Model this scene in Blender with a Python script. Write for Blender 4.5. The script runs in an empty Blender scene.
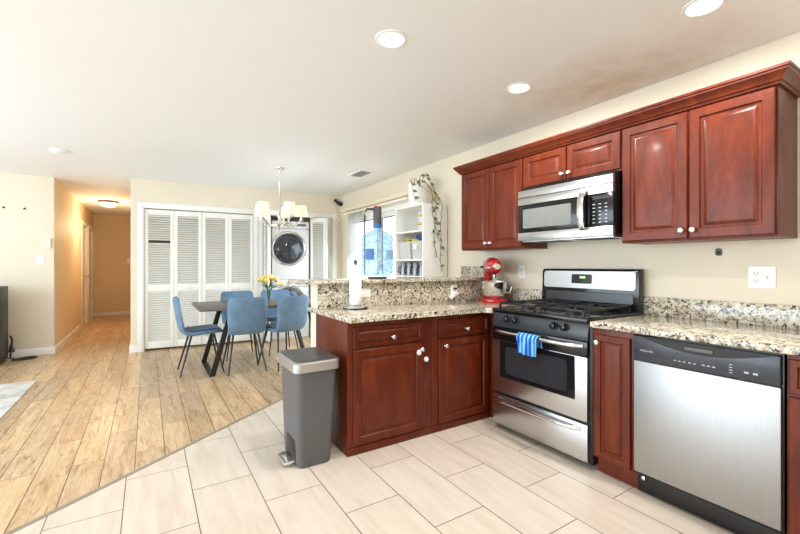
import bpy, bmesh, math, random
from mathutils import Vector, Matrix, noise as mnoise
random.seed(7)
S = bpy.context.scene
COL = S.collection
R = math.radians

# ------------------------------------------------------------------ camera, world, daylight, exposure
FPX, EYE, YAW = 398.0, 1.22, 32.392
cam = bpy.data.objects.new('camera', bpy.data.cameras.new('camera'))
COL.objects.link(cam)
cam.location = (0, 0, EYE)
cam.rotation_euler = (R(90), 0, -R(YAW))
cam.data.sensor_width = 36
cam.data.lens = FPX / 800 * 36
cam.data.shift_y = -1.5 / 800
cam.data.clip_start = 0.02
S.camera = cam

W = bpy.data.worlds.new('sky'); S.world = W
W.use_nodes = True
W.node_tree.nodes['Background'].inputs[0].default_value = (0.90, 0.95, 1.0, 1)
W.node_tree.nodes['Background'].inputs[1].default_value = 2.2

def area(name, loc, rot, sx, sy, energy, color=(1, 1, 1)):
    l = bpy.data.lights.new(name, 'AREA'); l.shape = 'RECTANGLE'
    l.size, l.size_y, l.energy, l.color = sx, sy, energy, color
    o = bpy.data.objects.new(name, l); COL.objects.link(o)
    o.location = loc; o.rotation_euler = rot
    return o
# daylight coming in through the living room windows on the left and the patio door, plus an added front fill
area('window_daylight_living', (-4.50, 2.9, 1.25), (0, R(-101), 0), 2.05, 6.6, 236, (0.72, 0.875, 1.0))
area('added_front_fill', (-3.1, -1.52, 1.5), (R(104), 0, 0), 2.6, 1.4, 52, (0.72, 0.875, 1.0))  # added unseen fill behind the camera, brightens the living and closet walls
area('patio_daylight', (3.05, 5.2, 1.0), (0, R(52), 0), 1.9, 1.8, 70, (0.74, 0.885, 1.0))

S.view_settings.view_transform = 'Standard'
S.view_settings.look = 'None'
S.view_settings.gamma = 1
S.view_settings.use_curve_mapping = False
S.view_settings.exposure = -0.04
S.cycles.max_bounces = 14
S.cycles.diffuse_bounces = 6
S.cycles.glossy_bounces = 6
S.cycles.transmission_bounces = 10
S.cycles.transparent_max_bounces = 12
S.cycles.caustics_reflective = False
S.cycles.caustics_refractive = False

# ------------------------------------------------------------------ materials
def lin(c):
    c = c / 255
    return c / 12.92 if c <= 0.04045 else ((c + 0.055) / 1.055) ** 2.4
def rgb(r, g, b): return (lin(r), lin(g), lin(b), 1)

class N:
    """small node-graph writer"""
    def __init__(s, name):
        s.m = bpy.data.materials.new(name); s.m.use_nodes = True
        s.t = s.m.node_tree; s.b = s.t.nodes['Principled BSDF']
    def n(s, typ, **kw):
        x = s.t.nodes.new(typ)
        for k, v in kw.items():
            if hasattr(x, k) and k not in x.inputs: setattr(x, k, v)
            else: x.inputs[k].default_value = v
        return x
    def l(s, a, b): s.t.links.new(a, b)
    def co(s, kind='Object', scale=(1, 1, 1), loc=(0, 0, 0), rot=(0, 0, 0)):
        tc = s.n('ShaderNodeTexCoord'); mp = s.n('ShaderNodeMapping')
        mp.inputs['Scale'].default_value = scale; mp.inputs['Location'].default_value = loc
        mp.inputs['Rotation'].default_value = rot
        s.l(tc.outputs[kind], mp.inputs[0]); return mp.outputs[0]
    def pos(s): return s.n('ShaderNodeNewGeometry').outputs['Position']
    def noise(s, vec, scale, detail=4, rough=0.55, dist=0.0):
        x = s.n('ShaderNodeTexNoise'); x.inputs['Scale'].default_value = scale
        x.inputs['Detail'].default_value = detail; x.inputs['Roughness'].default_value = rough
        x.inputs['Distortion'].default_value = dist
        s.l(vec, x.inputs['Vector']); return x.outputs['Fac']
    def ramp(s, fac, stops, interp='LINEAR'):
        r = s.n('ShaderNodeValToRGB'); r.color_ramp.interpolation = interp
        el = r.color_ramp.elements
        while len(el) < len(stops): el.new(0.5)
        for e, (p, c) in zip(el, stops): e.position = p; e.color = c
        s.l(fac, r.inputs[0]); return r.outputs[0]
    def mix(s, fac, a, b, mode='MIX'):
        x = s.n('ShaderNodeMix', data_type='RGBA', blend_type=mode)
        for sock, v in ((x.inputs[0], fac), (x.inputs[6], a), (x.inputs[7], b)):
            if hasattr(v, 'default_value') and hasattr(v, 'node'): s.l(v, sock)
            else: sock.default_value = v
        return x.outputs[2]
    def math(s, op, a, b=0.0, c=None):
        x = s.n('ShaderNodeMath', operation=op)
        for i, v in enumerate((a, b) if c is None else (a, b, c)):
            if hasattr(v, 'node'): s.l(v, x.inputs[i])
            else: x.inputs[i].default_value = v
        return x.outputs[0]
    def bump(s, h, strength=0.2, dist=0.01):
        x = s.n('ShaderNodeBump'); x.inputs['Strength'].default_value = strength
        x.inputs['Distance'].default_value = dist
        s.l(h, x.inputs['Height']); s.l(x.outputs[0], s.b.inputs['Normal'])
    def color(s, v):
        if hasattr(v, 'node'): s.l(v, s.b.inputs['Base Color'])
        else: s.b.inputs['Base Color'].default_value = v
    def set(s, **kw):
        for k, v in kw.items():
            k = k.replace('_', ' ')
            if hasattr(v, 'node'): s.l(v, s.b.inputs[k])
            else: s.b.inputs[k].default_value = v
        return s.m

def plain(name, col, rough=0.5, metal=0.0, var=0.06, scale=30, bump=0.0, **kw):
    g = N(name); v = g.co()
    f = g.noise(v, scale, 3)
    d = tuple(c * (1 - var) for c in col[:3]) + (1,)
    u = tuple(min(1, c * (1 + var)) for c in col[:3]) + (1,)
    g.color(g.ramp(f, [(0.3, d), (0.7, u)]))
    if bump: g.bump(f, bump, 0.002)
    return g.set(Roughness=rough, Metallic=metal, **kw)

def wall_paint(name, col):
    g = N(name); v = g.pos()
    f = g.noise(v, 1.3, 4); f2 = g.noise(v, 220, 2)
    d = tuple(c * 0.955 for c in col[:3]) + (1,)
    g.color(g.ramp(f, [(0.35, d), (0.7, col)]))
    g.bump(f2, 0.08, 0.002)
    return g.set(Roughness=0.62)

def m_ceiling():
    g = N('ceiling_paint'); v = g.pos()
    # an old brown water stain spreading from the kitchen wall between the two right-hand lights
    sep = g.n('ShaderNodeSeparateXYZ'); g.l(v, sep.inputs[0])
    dx = g.math('DIVIDE', g.math('SUBTRACT', sep.outputs[0], 2.62), 0.60)
    dy = g.math('DIVIDE', g.math('SUBTRACT', sep.outputs[1], 1.50), 0.95)
    d = g.math('SQRT', g.math('ADD', g.math('MULTIPLY', dx, dx), g.math('MULTIPLY', dy, dy)))
    n1 = g.noise(v, 3.2, 5, 0.6, 0.6)
    e = g.math('ADD', d, g.math('MULTIPLY', g.math('SUBTRACT', n1, 0.5), 1.1))
    mask = g.ramp(e, [(0.12, (1, 1, 1, 1)), (0.42, (0.5, 0.5, 0.5, 1)), (1.0, (0, 0, 0, 1))])
    n2 = g.noise(v, 9, 4)
    g.color(g.mix(g.math('MULTIPLY', mask, 0.62), rgb(240, 241, 241), g.ramp(n2, [(0.3, rgb(198, 166, 124)), (0.7, rgb(222, 200, 166))])))
    g.bump(g.noise(v, 90, 3), 0.06, 0.003)
    return g.set(Roughness=0.7)

def brick_coords(g, ox, oy):
    """texture x runs along world Y, texture y along world X"""
    sep = g.n('ShaderNodeSeparateXYZ'); g.l(g.pos(), sep.inputs[0])
    cmb = g.n('ShaderNodeCombineXYZ')
    g.l(g.math('ADD', sep.outputs[1], oy), cmb.inputs[0]); g.l(g.math('ADD', sep.outputs[0], ox), cmb.inputs[1])
    return cmb.outputs[0]

def m_tile():
    g = N('beige_floor_tile')
    v = brick_coords(g, 0.103 + 0.3085 * 41, 0.632 * 30 - 2.11)
    b = g.n('ShaderNodeTexBrick', offset=0.5, offset_frequency=2)
    b.inputs['Color1'].default_value = (0, 0, 0, 1); b.inputs['Color2'].default_value = (1, 1, 1, 1)
    b.inputs['Mortar'].default_value = (0.5, 0.5, 0.5, 1)
    for k, x in (('Scale', 1), ('Mortar Size', 0.0024), ('Mortar Smooth', 0.1), ('Bias', 0), ('Brick Width', 0.632), ('Row Height', 0.3085)): b.inputs[k].default_value = x
    g.l(v, b.inputs['Vector'])
    mp = g.n('ShaderNodeMapping'); mp.inputs['Scale'].default_value = (1.2, 9, 1); g.l(v, mp.inputs[0])
    add = g.n('ShaderNodeVectorMath', operation='MULTIPLY_ADD')
    g.l(b.outputs['Color'], add.inputs[0]); add.inputs[1].default_value = (7, 5, 3); g.l(mp.outputs[0], add.inputs[2])
    gr = g.noise(add.outputs[0], 2.2, 6, 0.6, 0.4)
    body = g.ramp(gr, [(0.28, rgb(206, 191, 174)), (0.5, rgb(216, 202, 187)), (0.75, rgb(224, 212, 199))])
    tint = g.mix(0.05, body, b.outputs['Color'], 'OVERLAY')
    g.color(g.mix(b.outputs['Fac'], tint, rgb(96, 86, 76)))
    g.bump(g.math('SUBTRACT', 1.0, b.outputs['Fac']), 0.25, 0.002)
    return g.set(Roughness=0.34)

def m_wood():
    g = N('oak_plank_floor')
    v = brick_coords(g, 0.065 + 0.162 * 60, 40.0)
    b = g.n('ShaderNodeTexBrick', offset=0.37, offset_frequency=2)
    b.inputs['Color1'].default_value = (0, 0, 0, 1); b.inputs['Color2'].default_value = (1, 1, 1, 1)
    b.inputs['Mortar'].default_value = (0.5, 0.5, 0.5, 1)
    for k, x in (('Scale', 1), ('Mortar Size', 0.0026), ('Mortar Smooth', 0.2), ('Bias', 0), ('Brick Width', 1.21), ('Row Height', 0.162)): b.inputs[k].default_value = x
    g.l(v, b.inputs['Vector'])
    mp = g.n('ShaderNodeMapping'); mp.inputs['Scale'].default_value = (1.7, 12, 1); g.l(v, mp.inputs[0])
    add = g.n('ShaderNodeVectorMath', operation='MULTIPLY_ADD')
    g.l(b.outputs['Color'], add.inputs[0]); add.inputs[1].default_value = (11, 17, 5); g.l(mp.outputs[0], add.inputs[2])
    a = add.outputs[0]
    n1 = g.noise(a, 0.9, 6, 0.6, 1.2)
    n2 = g.noise(a, 1.7, 7, 0.62, 1.8)
    n3 = g.noise(a, 7.0, 4, 0.6, 0.6)
    body = g.ramp(n1, [(0.25, rgb(182, 146, 108)), (0.48, rgb(208, 176, 138)), (0.72, rgb(224, 199, 165))])
    scar = g.ramp(n2, [(0.33, (1, 1, 1, 1)), (0.46, (0, 0, 0, 1))])
    body = g.mix(g.math('MULTIPLY', g.ramp(n3, [(0.42, (1, 1, 1, 1)), (0.52, (0, 0, 0, 1))]), 0.16), body, rgb(140, 100, 64))
    body = g.mix(g.math('MULTIPLY', scar, 0.62), body, rgb(122, 80, 44))
    plank = g.ramp(b.outputs['Color'], [(0.0, (0.84, 0.84, 0.86, 1)), (0.5, (0.95, 0.94, 0.93, 1)), (1, (1.08, 1.06, 1.0, 1))])
    body = g.mix(1.0, body, plank, 'MULTIPLY')
    g.color(g.mix(b.outputs['Fac'], body, rgb(78, 54, 36)))
    g.bump(g.math('SUBTRACT', n2, b.outputs['Fac']), 0.12, 0.002)
    return g.set(Roughness=g.ramp(n2, [(0.3, (0.42, 0.42, 0.42, 1)), (0.6, (0.27, 0.27, 0.27, 1))]))

def m_granite():
    g = N('speckled_granite'); v = g.pos()
    def vor(scale):
        x = g.n('ShaderNodeTexVoronoi', feature='F1'); x.inputs['Scale'].default_value = scale
        dist = g.n('ShaderNodeVectorMath', operation='MULTIPLY_ADD')
        nz = g.n('ShaderNodeTexNoise'); nz.inputs['Scale'].default_value = scale * 0.9; g.l(v, nz.inputs['Vector'])
        g.l(nz.outputs['Color'], dist.inputs[0]); dist.inputs[1].default_value = (1.6 / scale,) * 3; g.l(v, dist.inputs[2])
        g.l(dist.outputs[0], x.inputs['Vector'])
        s = g.n('ShaderNodeSeparateColor'); g.l(x.outputs['Color'], s.inputs[0]); return s
    a, b = vor(70), vor(130)
    c = g.ramp(a.outputs[0], [(0.0, rgb(222, 214, 196)), (0.34, rgb(204, 196, 178)), (0.58, rgb(186, 174, 150)), (0.74, rgb(150, 144, 134)), (0.86, rgb(108, 98, 86)), (0.945, rgb(44, 40, 38))], 'CONSTANT')
    f = g.ramp(b.outputs[1], [(0.0, (0, 0, 0, 1)), (0.80, (0, 0, 0, 1)), (0.81, (0.9, 0.9, 0.9, 1))], 'CONSTANT')
    c = g.mix(f, c, g.ramp(b.outputs[0], [(0.0, rgb(54, 48, 44)), (0.4, rgb(122, 110, 94)), (0.7, rgb(228, 222, 208))], 'CONSTANT'))
    big = g.noise(v, 9, 3)
    c = g.mix(g.ramp(big, [(0.45, (0, 0, 0, 1)), (0.75, (0.5, 0.5, 0.5, 1))]), c, rgb(196, 178, 146), 'MULTIPLY')
    g.color(c)
    return g.set(Roughness=0.10, Specular_IOR_Level=0.6)

def m_cherry(name='cherry_cabinet_wood', rotz=False):
    g = N(name)
    v = g.co('Object', (6, 6, 1.6))
    n1 = g.noise(v, 3.0, 6, 0.6, 0.5); n2 = g.noise(v, 14, 4, 0.6)
    f = g.math('ADD', g.math('MULTIPLY', n1, 0.75), g.math('MULTIPLY', n2, 0.25))
    g.color(g.ramp(f, [(0.30, rgb(74, 25, 10)), (0.5, rgb(97, 36, 15)), (0.72, rgb(120, 50, 23))]))
    return g.set(Roughness=0.36, Coat_Weight=0.08, Coat_Roughness=0.12, Specular_IOR_Level=0.28)

def m_steel(name, col=(0.60, 0.61, 0.62), rough=0.27, along='y'):
    g = N(name)
    sc = {'y': (60, 1.5, 60), 'x': (1.5, 60, 60), 'z': (60, 60, 1.5)}[along]
    f = g.noise(g.co('Object', sc), 6, 3)
    lo = tuple(c * 0.94 for c in col) + (1,); hi = tuple(min(1, c * 1.05) for c in col) + (1,)
    g.color(g.ramp(f, [(0.3, lo), (0.7, hi)]))
    g.bump(f, 0.03, 0.001)
    return g.set(Metallic=1.0, Roughness=rough)

def m_emit(name, col, strength, base=None):
    g = N(name); g.color(base or col)
    f = g.noise(g.co(), 12, 2)
    g.l(g.ramp(f, [(0.0, tuple(c * 0.97 for c in col[:3]) + (1,)), (1, col)]), g.b.inputs['Emission Color'])
    return g.set(Emission_Strength=strength, Roughness=0.5)

def m_glass(name, col=(1, 1, 1, 1), ior=1.45, rough=0.0, thin=False):
    g = N(name)
    if thin:   # a thin clear sheet or wall: mostly passes light straight through
        tr = g.n('ShaderNodeBsdfTransparent'); tr.inputs[0].default_value = col
        gl = g.n('ShaderNodeBsdfGlossy'); gl.inputs['Roughness'].default_value = 0.02
        lw = g.n('ShaderNodeLayerWeight'); lw.inputs[0].default_value = 0.5
        fr = g.math('ADD', 0.035, g.math('MULTIPLY', g.math('POWER', lw.outputs['Facing'], 4.0), 0.6))
        mx = g.n('ShaderNodeMixShader')
        g.l(fr, mx.inputs[0]); g.l(tr.outputs[0], mx.inputs[1]); g.l(gl.outputs[0], mx.inputs[2])
        g.l(mx.outputs[0], g.t.nodes['Material Output'].inputs[0]); return g.m
    g.color(col)
    return g.set(Transmission_Weight=1.0, IOR=ior, Roughness=rough)

def m_bottle(name):
    g = N(name); v = g.co('Object', (1, 1, 2.2))
    f = g.noise(v, 16, 5, 0.65, 1.5)
    tr = g.n('ShaderNodeBsdfTransparent')
    g.l(g.ramp(f, [(0.3, (0.38, 0.62, 0.84, 1)), (0.58, (0.84, 0.93, 0.98, 1))]), tr.inputs[0])
    df = g.n('ShaderNodeBsdfTranslucent'); df.inputs[0].default_value = (0.55, 0.78, 0.93, 1)
    gl = g.n('ShaderNodeBsdfGlossy'); gl.inputs['Roughness'].default_value = 0.06
    bp = g.n('ShaderNodeBump'); bp.inputs['Strength'].default_value = 0.6; bp.inputs['Distance'].default_value = 0.02
    g.l(f, bp.inputs['Height']); g.l(bp.outputs[0], gl.inputs['Normal'])
    m1 = g.n('ShaderNodeMixShader'); m1.inputs[0].default_value = 0.16
    g.l(tr.outputs[0], m1.inputs[1]); g.l(df.outputs[0], m1.inputs[2])
    lw = g.n('ShaderNodeLayerWeight'); lw.inputs[0].default_value = 0.5
    m2 = g.n('ShaderNodeMixShader')
    g.l(g.math('ADD', 0.07, g.math('MULTIPLY', g.math('POWER', lw.outputs['Facing'], 3.0), 0.5)), m2.inputs[0])
    g.l(m1.outputs[0], m2.inputs[1]); g.l(gl.outputs[0], m2.inputs[2])
    g.l(m2.outputs[0], g.t.nodes['Material Output'].inputs[0]); return g.m

def m_velvet(name, col, dark):
    g = N(name); v = g.co()
    f = g.noise(v, 9, 4, 0.6); f2 = g.noise(v, 420, 2)
    g.color(g.ramp(f, [(0.3, dark), (0.7, col)])); g.bump(f2, 0.18, 0.002)
    return g.set(Roughness=0.85, Sheen_Weight=0.5, Sheen_Roughness=0.4, Sheen_Tint=(0.6, 0.8, 1, 1))

def m_stripes(name):
    g = N(name); v = g.co('Object', (1, 1, 1))
    w = g.n('ShaderNodeTexWave', wave_type='BANDS', bands_direction='Y'); w.inputs['Scale'].default_value = 9.5
    w.inputs['Distortion'].default_value = 0.8; g.l(v, w.inputs['Vector'])
    g.color(g.ramp(w.outputs['Fac'], [(0.1, rgb(20, 70, 170)), (0.45, rgb(40, 120, 215)), (0.85, rgb(120, 195, 240))]))
    g.bump(g.noise(v, 300, 2), 0.3, 0.003)
    return g.set(Roughness=0.95)

def m_rug(name):
    g = N(name); v = g.pos()
    n1 = g.noise(v, 5, 6, 0.7, 1.2); n2 = g.noise(v, 200, 2)
    g.color(g.ramp(n1, [(0.36, rgb(190, 190, 190)), (0.52, rgb(226, 226, 224)), (0.7, rgb(238, 238, 236))]))
    g.bump(n2, 0.4, 0.004)
    return g.set(Roughness=0.95)

M = dict(
    wall=wall_paint('cream_wall_paint', rgb(230, 219, 198)),
    hallwall=wall_paint('cream_hall_paint', rgb(228, 208, 176)),
    ceiling=m_ceiling(), tile=m_tile(), wood=m_wood(), granite=m_granite(), cherry=m_cherry(),
    steel=m_steel('brushed_steel'), steel_x=m_steel('brushed_steel_bright', (0.53, 0.53, 0.53), 0.42, 'z'),
    steel_d=m_steel('brushed_steel_dishwasher', (0.42, 0.42, 0.42), 0.42, 'z'),
    steel_cup=m_steel('dull_cup_steel', (0.26, 0.27, 0.28), 0.4, 'z'),
    chrome=m_steel('polished_chrome', (0.80, 0.80, 0.80), 0.10), nickel=m_steel('satin_nickel', (0.78, 0.76, 0.72), 0.24),
    white=plain('white_gloss_paint', rgb(240, 239, 235), 0.35, var=0.015),
    louver=plain('white_louver_paint', rgb(238, 236, 228), 0.45, var=0.015),
    plastic=plain('white_plastic', rgb(242, 242, 240), 0.35, var=0.01),
    ivory=plain('ivory_plastic', rgb(236, 228, 208), 0.4, var=0.02),
    black=plain('black_gloss', rgb(18, 18, 20), 0.14, var=0.1),
    blackm=plain('black_satin', rgb(24, 24, 25), 0.42, var=0.1),
    iron=plain('cast_iron', rgb(22, 22, 23), 0.36, var=0.2, scale=120, bump=0.3),
    charcoal=plain('charcoal_panel', rgb(54, 57, 64), 0.25, var=0.05),
    dglass=plain('dark_oven_glass', rgb(44, 47, 52), 0.06, var=0.1, Specular_IOR_Level=0.8),
    mglass=plain('grey_screened_glass', rgb(120, 122, 120), 0.12, var=0.05, Specular_IOR_Level=0.6),
    grey=plain('grey_bin_plastic', rgb(90, 90, 92), 0.42, var=0.03, bump=0.03),
    dgrey=plain('dark_grey_plastic', rgb(62, 62, 64), 0.4, var=0.05),
    bluefab=m_velvet('blue_velvet', rgb(112, 140, 166), rgb(90, 118, 146)),
    seatfab=m_velvet('slate_seat_fabric', rgb(62, 78, 98), rgb(50, 62, 80)),
    tabletop=plain('dark_grey_oak', rgb(98, 92, 88), 0.36, var=0.14, scale=14),
    towel=m_stripes('blue_striped_cloth'), rug=m_rug('pale_rug'),
    red=plain('red_enamel', rgb(168, 10, 22), 0.12, var=0.03, Coat_Weight=0.5),
    paper=plain('white_paper', rgb(246, 246, 246), 0.9, var=0.02, scale=80, bump=0.15),
    yellow=plain('yellow_plastic', rgb(226, 190, 40), 0.4, var=0.05),
    navy=plain('navy_plastic', rgb(38, 58, 112), 0.4, var=0.06),
    bin=plain('pale_grey_canvas', rgb(196, 198, 194), 0.8, var=0.04, bump=0.1),
    leaf=plain('green_leaf', rgb(84, 118, 52), 0.45, var=0.25, scale=20),
    dryleaf=plain('brown_leaf', rgb(140, 108, 62), 0.6, var=0.25, scale=20),
    vine=plain('brown_vine', rgb(110, 98, 66), 0.7, var=0.25),
    petal=plain('yellow_petal', rgb(246, 216, 128), 0.5, var=0.14, scale=25, Subsurface_Weight=0.2),
    label=plain('blue_label', rgb(44, 92, 156), 0.4, var=0.12), label2=plain('pale_blue_label', rgb(132, 178, 212), 0.4, var=0.1),
    bottle=m_bottle('blue_water_bottle'),
    pane=m_glass('clear_pane', (0.97, 0.985, 0.98, 1), 1.45, thin=True),
    vase=m_glass('clear_vase', (0.93, 0.96, 0.96, 1), 1.45, thin=True),
    lens=m_emit('lamp_lens', (1, 0.98, 0.95, 1), 9.0), dome=m_emit('frosted_dome', (1, 0.86, 0.62, 1), 2.6),
    shade=m_emit('lit_cream_shade', (1.0, 0.88, 0.66, 1), 0.22, rgb(246, 238, 214)),
    display=m_emit('green_digits', (0.5, 0.8, 0.35, 1), 0.9), print=plain('pale_print', rgb(190, 192, 196), 0.5, var=0.02),
    drum=plain('washer_drum_glass', rgb(54, 58, 64), 0.06, var=0.5, scale=9),
    appliance=plain('white_appliance_enamel', rgb(232, 232, 232), 0.22, var=0.01),
    brass=plain('antique_brass', rgb(120, 92, 60), 0.35, metal=0.9, var=0.1),
    trimcream=plain('cream_trim_paint', rgb(232, 217, 188), 0.5, var=0.03),
)

# ------------------------------------------------------------------ mesh builder
class MB:
    def __init__(s): s.bm = bmesh.new()
    def _bev(s, vs, b, seg=2):
        ed = {e for v in vs for e in v.link_edges}
        bmesh.ops.bevel(s.bm, geom=list(ed), offset=b, segments=seg, profile=0.5, affect='EDGES', clamp_overlap=True)
    def box(s, x0, x1, y0, y1, z0, z1, b=0.0, mat=None, seg=2):
        if x0 > x1: x0, x1 = x1, x0
        if y0 > y1: y0, y1 = y1, y0
        if z0 > z1: z0, z1 = z1, z0
        p = [(x, y, z) for x in (x0, x1) for y in (y0, y1) for z in (z0, z1)]
        if mat is not None: p = [mat @ Vector(q) for q in p]
        v = [s.bm.verts.new(q) for q in p]
        for f in ((0, 1, 3, 2), (4, 6, 7, 5), (0, 4, 5, 1), (2, 3, 7, 6), (0, 2, 6, 4), (1, 5, 7, 3)):
            s.bm.faces.new([v[i] for i in f])
        if b > 0: s._bev(v, b, seg)
        return s
    def loft(s, rings, cap=True, closed=True, loop=False):
        rv = [[s.bm.verts.new(p) for p in r] for r in rings]
        n = len(rv[0])
        pairs = list(zip(rv, rv[1:])) + ([(rv[-1], rv[0])] if loop else [])
        for a, b in pairs:
            for i in range(n if closed else n - 1):
                j = (i + 1) % n
                try: s.bm.faces.new((a[i], a[j], b[j], b[i]))
                except ValueError: pass
        if cap and not loop:
            for r in (rv[0][::-1], rv[-1]):
                try: s.bm.faces.new(r)
                except ValueError: pass
        return s
    def tube(s, pts, r, seg=10, cap=True):
        pts = [Vector(p) for p in pts]
        rad = r if isinstance(r, (list, tuple)) else [r] * len(pts)
        up = None; rings = []
        for i, p in enumerate(pts):
            t = (pts[min(i + 1, len(pts) - 1)] - pts[max(i - 1, 0)]).normalized()
            if up is None:
                up = Vector((0, 0, 1)) if abs(t.z) < 0.9 else Vector((1, 0, 0))
            u = (up - t * up.dot(t)).normalized(); up = u; w = t.cross(u)
            rings.append([p + (u * math.cos(2 * math.pi * k / seg) + w * math.sin(2 * math.pi * k / seg)) * rad[i] for k in range(seg)])
        return s.loft(rings, cap)
    def lathe(s, prof, o=(0, 0, 0), axis=(0, 0, 1), seg=24, cap=True):
        a = Vector(axis).normalized(); o = Vector(o)
        u = a.orthogonal().normalized(); w = a.cross(u)
        rings = [[o + a * z + (u * math.cos(2 * math.pi * k / seg) + w * math.sin(2 * math.pi * k / seg)) * max(r, 1e-4) for k in range(seg)] for r, z in prof]
        return s.loft(rings, cap)
    def disc(s, o, axis, r, t, seg=24): return s.lathe([(r, 0), (r, t)], o, axis, seg)
    def blob(s, c, r, seg=16, n=9, mat=None):
        rx, ry, rz = r if isinstance(r, (tuple, list)) else (r, r, r)
        rings = []
        for i in range(n + 1):
            a = math.pi * (i / n) - math.pi / 2
            a = max(-math.pi / 2 + 0.02, min(math.pi / 2 - 0.02, a))
            ring = []
            for k in range(seg):
                q = Vector((math.cos(a) * math.cos(2 * math.pi * k / seg) * rx, math.cos(a) * math.sin(2 * math.pi * k / seg) * ry, math.sin(a) * rz))
                if mat is not None: q = mat @ q
                ring.append(q + Vector(c))
            rings.append(ring)
        return s.loft(rings)
    def prism(s, poly, d0, d1, f):
        """poly of 2D points swept from d0 to d1; f(a, b, d) -> xyz"""
        return s.loft([[f(a, b, d0) for a, b in poly], [f(a, b, d1) for a, b in poly]])
    def rframe(s, o, U, V, Wd, w, h, prof):
        """nested rectangles: prof = [(inset, depth)...] on plane o + U, V with outward Wd (raised panels)"""
        o, U, V, Wd = map(Vector, (o, U, V, Wd)); rings = []
        for i, d in prof:
            rings.append([o + U * a + V * b + Wd * d for a, b in ((i, i), (w - i, i), (w - i, h - i), (i, h - i))])
        return s.loft(rings)
    def rect_round(s, o, U, V, Wd, w, h, r, t, seg=5, bev=0.0):
        """rounded rectangular slab centred on o, thickness t along Wd"""
        o, U, V, Wd = map(Vector, (o, U, V, Wd))
        def ring(i, d):
            pts = []
            rr = max(r - i, 0.0005)
            for cx, cy, a0 in ((w / 2 - r, h / 2 - r, 0), (-w / 2 + r, h / 2 - r, 90), (-w / 2 + r, -h / 2 + r, 180), (w / 2 - r, -h / 2 + r, 270)):
                for k in range(seg + 1):
                    a = R(a0 + 90 * k / seg)
                    pts.append(o + U * (cx + rr * math.cos(a)) + V * (cy + rr * math.sin(a)) + Wd * d)
            return pts
        if bev: rings = [ring(bev, 0), ring(0, bev), ring(0, t - bev), ring(bev, t)]
        else: rings = [ring(0, 0), ring(0, t)]
        return s.loft(rings)

def mesh_of(name, mb, angle=38):
    bm = mb.bm
    bmesh.ops.recalc_face_normals(bm, faces=bm.faces)
    me = bpy.data.meshes.new(name)
    bm.to_mesh(me); bm.free()
    me.shade_smooth(); me.set_sharp_from_angle(angle=R(angle))
    return me

ORG = {}
def root_org(o):
    while o.parent: o = o.parent
    return ORG.get(o.name, (Vector((0, 0, 0)), 0))

def obj(name, mb, mat, parent=None, world=False, label=None, kind=None, angle=38):
    """one mesh object; world=True means the mesh was drawn in world coordinates"""
    me = mesh_of(name, mb, angle)
    o = bpy.data.objects.new(name, me); COL.objects.link(o)
    me.materials.append(M[mat] if isinstance(mat, str) else mat)
    if parent is not None:
        if world:
            loc, rz = root_org(parent)
            me.transform(Matrix.Rotation(-rz, 4, 'Z') @ Matrix.Translation(-loc))
        o.parent = parent
    elif world:
        xs = [v.co for v in me.vertices]
        c = Vector(((min(v.x for v in xs) + max(v.x for v in xs)) / 2, (min(v.y for v in xs) + max(v.y for v in xs)) / 2, min(v.z for v in xs)))
        me.transform(Matrix.Translation(-c)); o.location = c
    if label: o['label'] = label
    if kind: o['kind'] = kind
    return o

def tag(o, label, cat, group=None, kind=None):
    o['label'] = label; o['category'] = cat
    if group: o['group'] = group
    if kind: o['kind'] = kind
    return o

def thing(name, label, cat, loc=(0, 0, 0), rz=0.0, group=None):
    o = bpy.data.objects.new(name, None); COL.objects.link(o)
    o.empty_display_size = 0.1
    o.location = loc; o.rotation_euler = (0, 0, rz)
    ORG[o.name] = (Vector(loc), rz)
    return tag(o, label, cat, group)

def struct(name, mb, mat, parent=None, loc=None, rz=0):
    o = obj(name, mb, mat, parent)
    if parent is None: o['kind'] = 'structure'
    if loc is not None: o.location = loc; o.rotation_euler = (0, 0, rz)
    return o

def dup(root, loc, rz, label, group=None):
    r = root.copy(); COL.objects.link(r); r.location = loc; r.rotation_euler = (0, 0, rz)
    r['label'] = label
    if group: r['group'] = group
    ORG[r.name] = (Vector(loc), rz)
    for ch in list(root.children):
        c = ch.copy(); COL.objects.link(c); c.parent = r
        for g in ch.children:
            d = g.copy(); COL.objects.link(d); d.parent = c
    return r

def text(body, size, mat, o, U, V, parent, name='lettering', label=None, depth=0.0006):
    cu = bpy.data.curves.new(name, 'FONT'); cu.body = body; cu.size = size; cu.extrude = depth
    cu.align_x = 'CENTER'; cu.align_y = 'CENTER'
    tmp = bpy.data.objects.new('tmp', cu); COL.objects.link(tmp)
    me = bpy.data.meshes.new_from_object(tmp.evaluated_get(bpy.context.evaluated_depsgraph_get()))
    bpy.data.objects.remove(tmp)
    U, V = Vector(U), Vector(V); Wd = U.cross(V)
    loc, rz = root_org(parent)
    mt = Matrix((U, V, Wd)).transposed().to_4x4(); mt.translation = Vector(o)
    me.transform(Matrix.Rotation(-rz, 4, 'Z') @ Matrix.Translation(-loc) @ mt)
    ob = bpy.data.objects.new(name, me); COL.objects.link(ob); ob.parent = parent
    me.materials.clear(); me.materials.append(M[mat])
    if label: ob['label'] = label
    return ob

# ------------------------------------------------------------------ the room
XW, HC, XL, YN = 2.875, 2.44, -4.60, -1.60
A = R(-4.0); B0 = Vector((-0.20, 6.72, 0))       # the closet wall runs very slightly askew
YLIV, XH, YHE = 7.22, -1.095, 11.95

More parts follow.
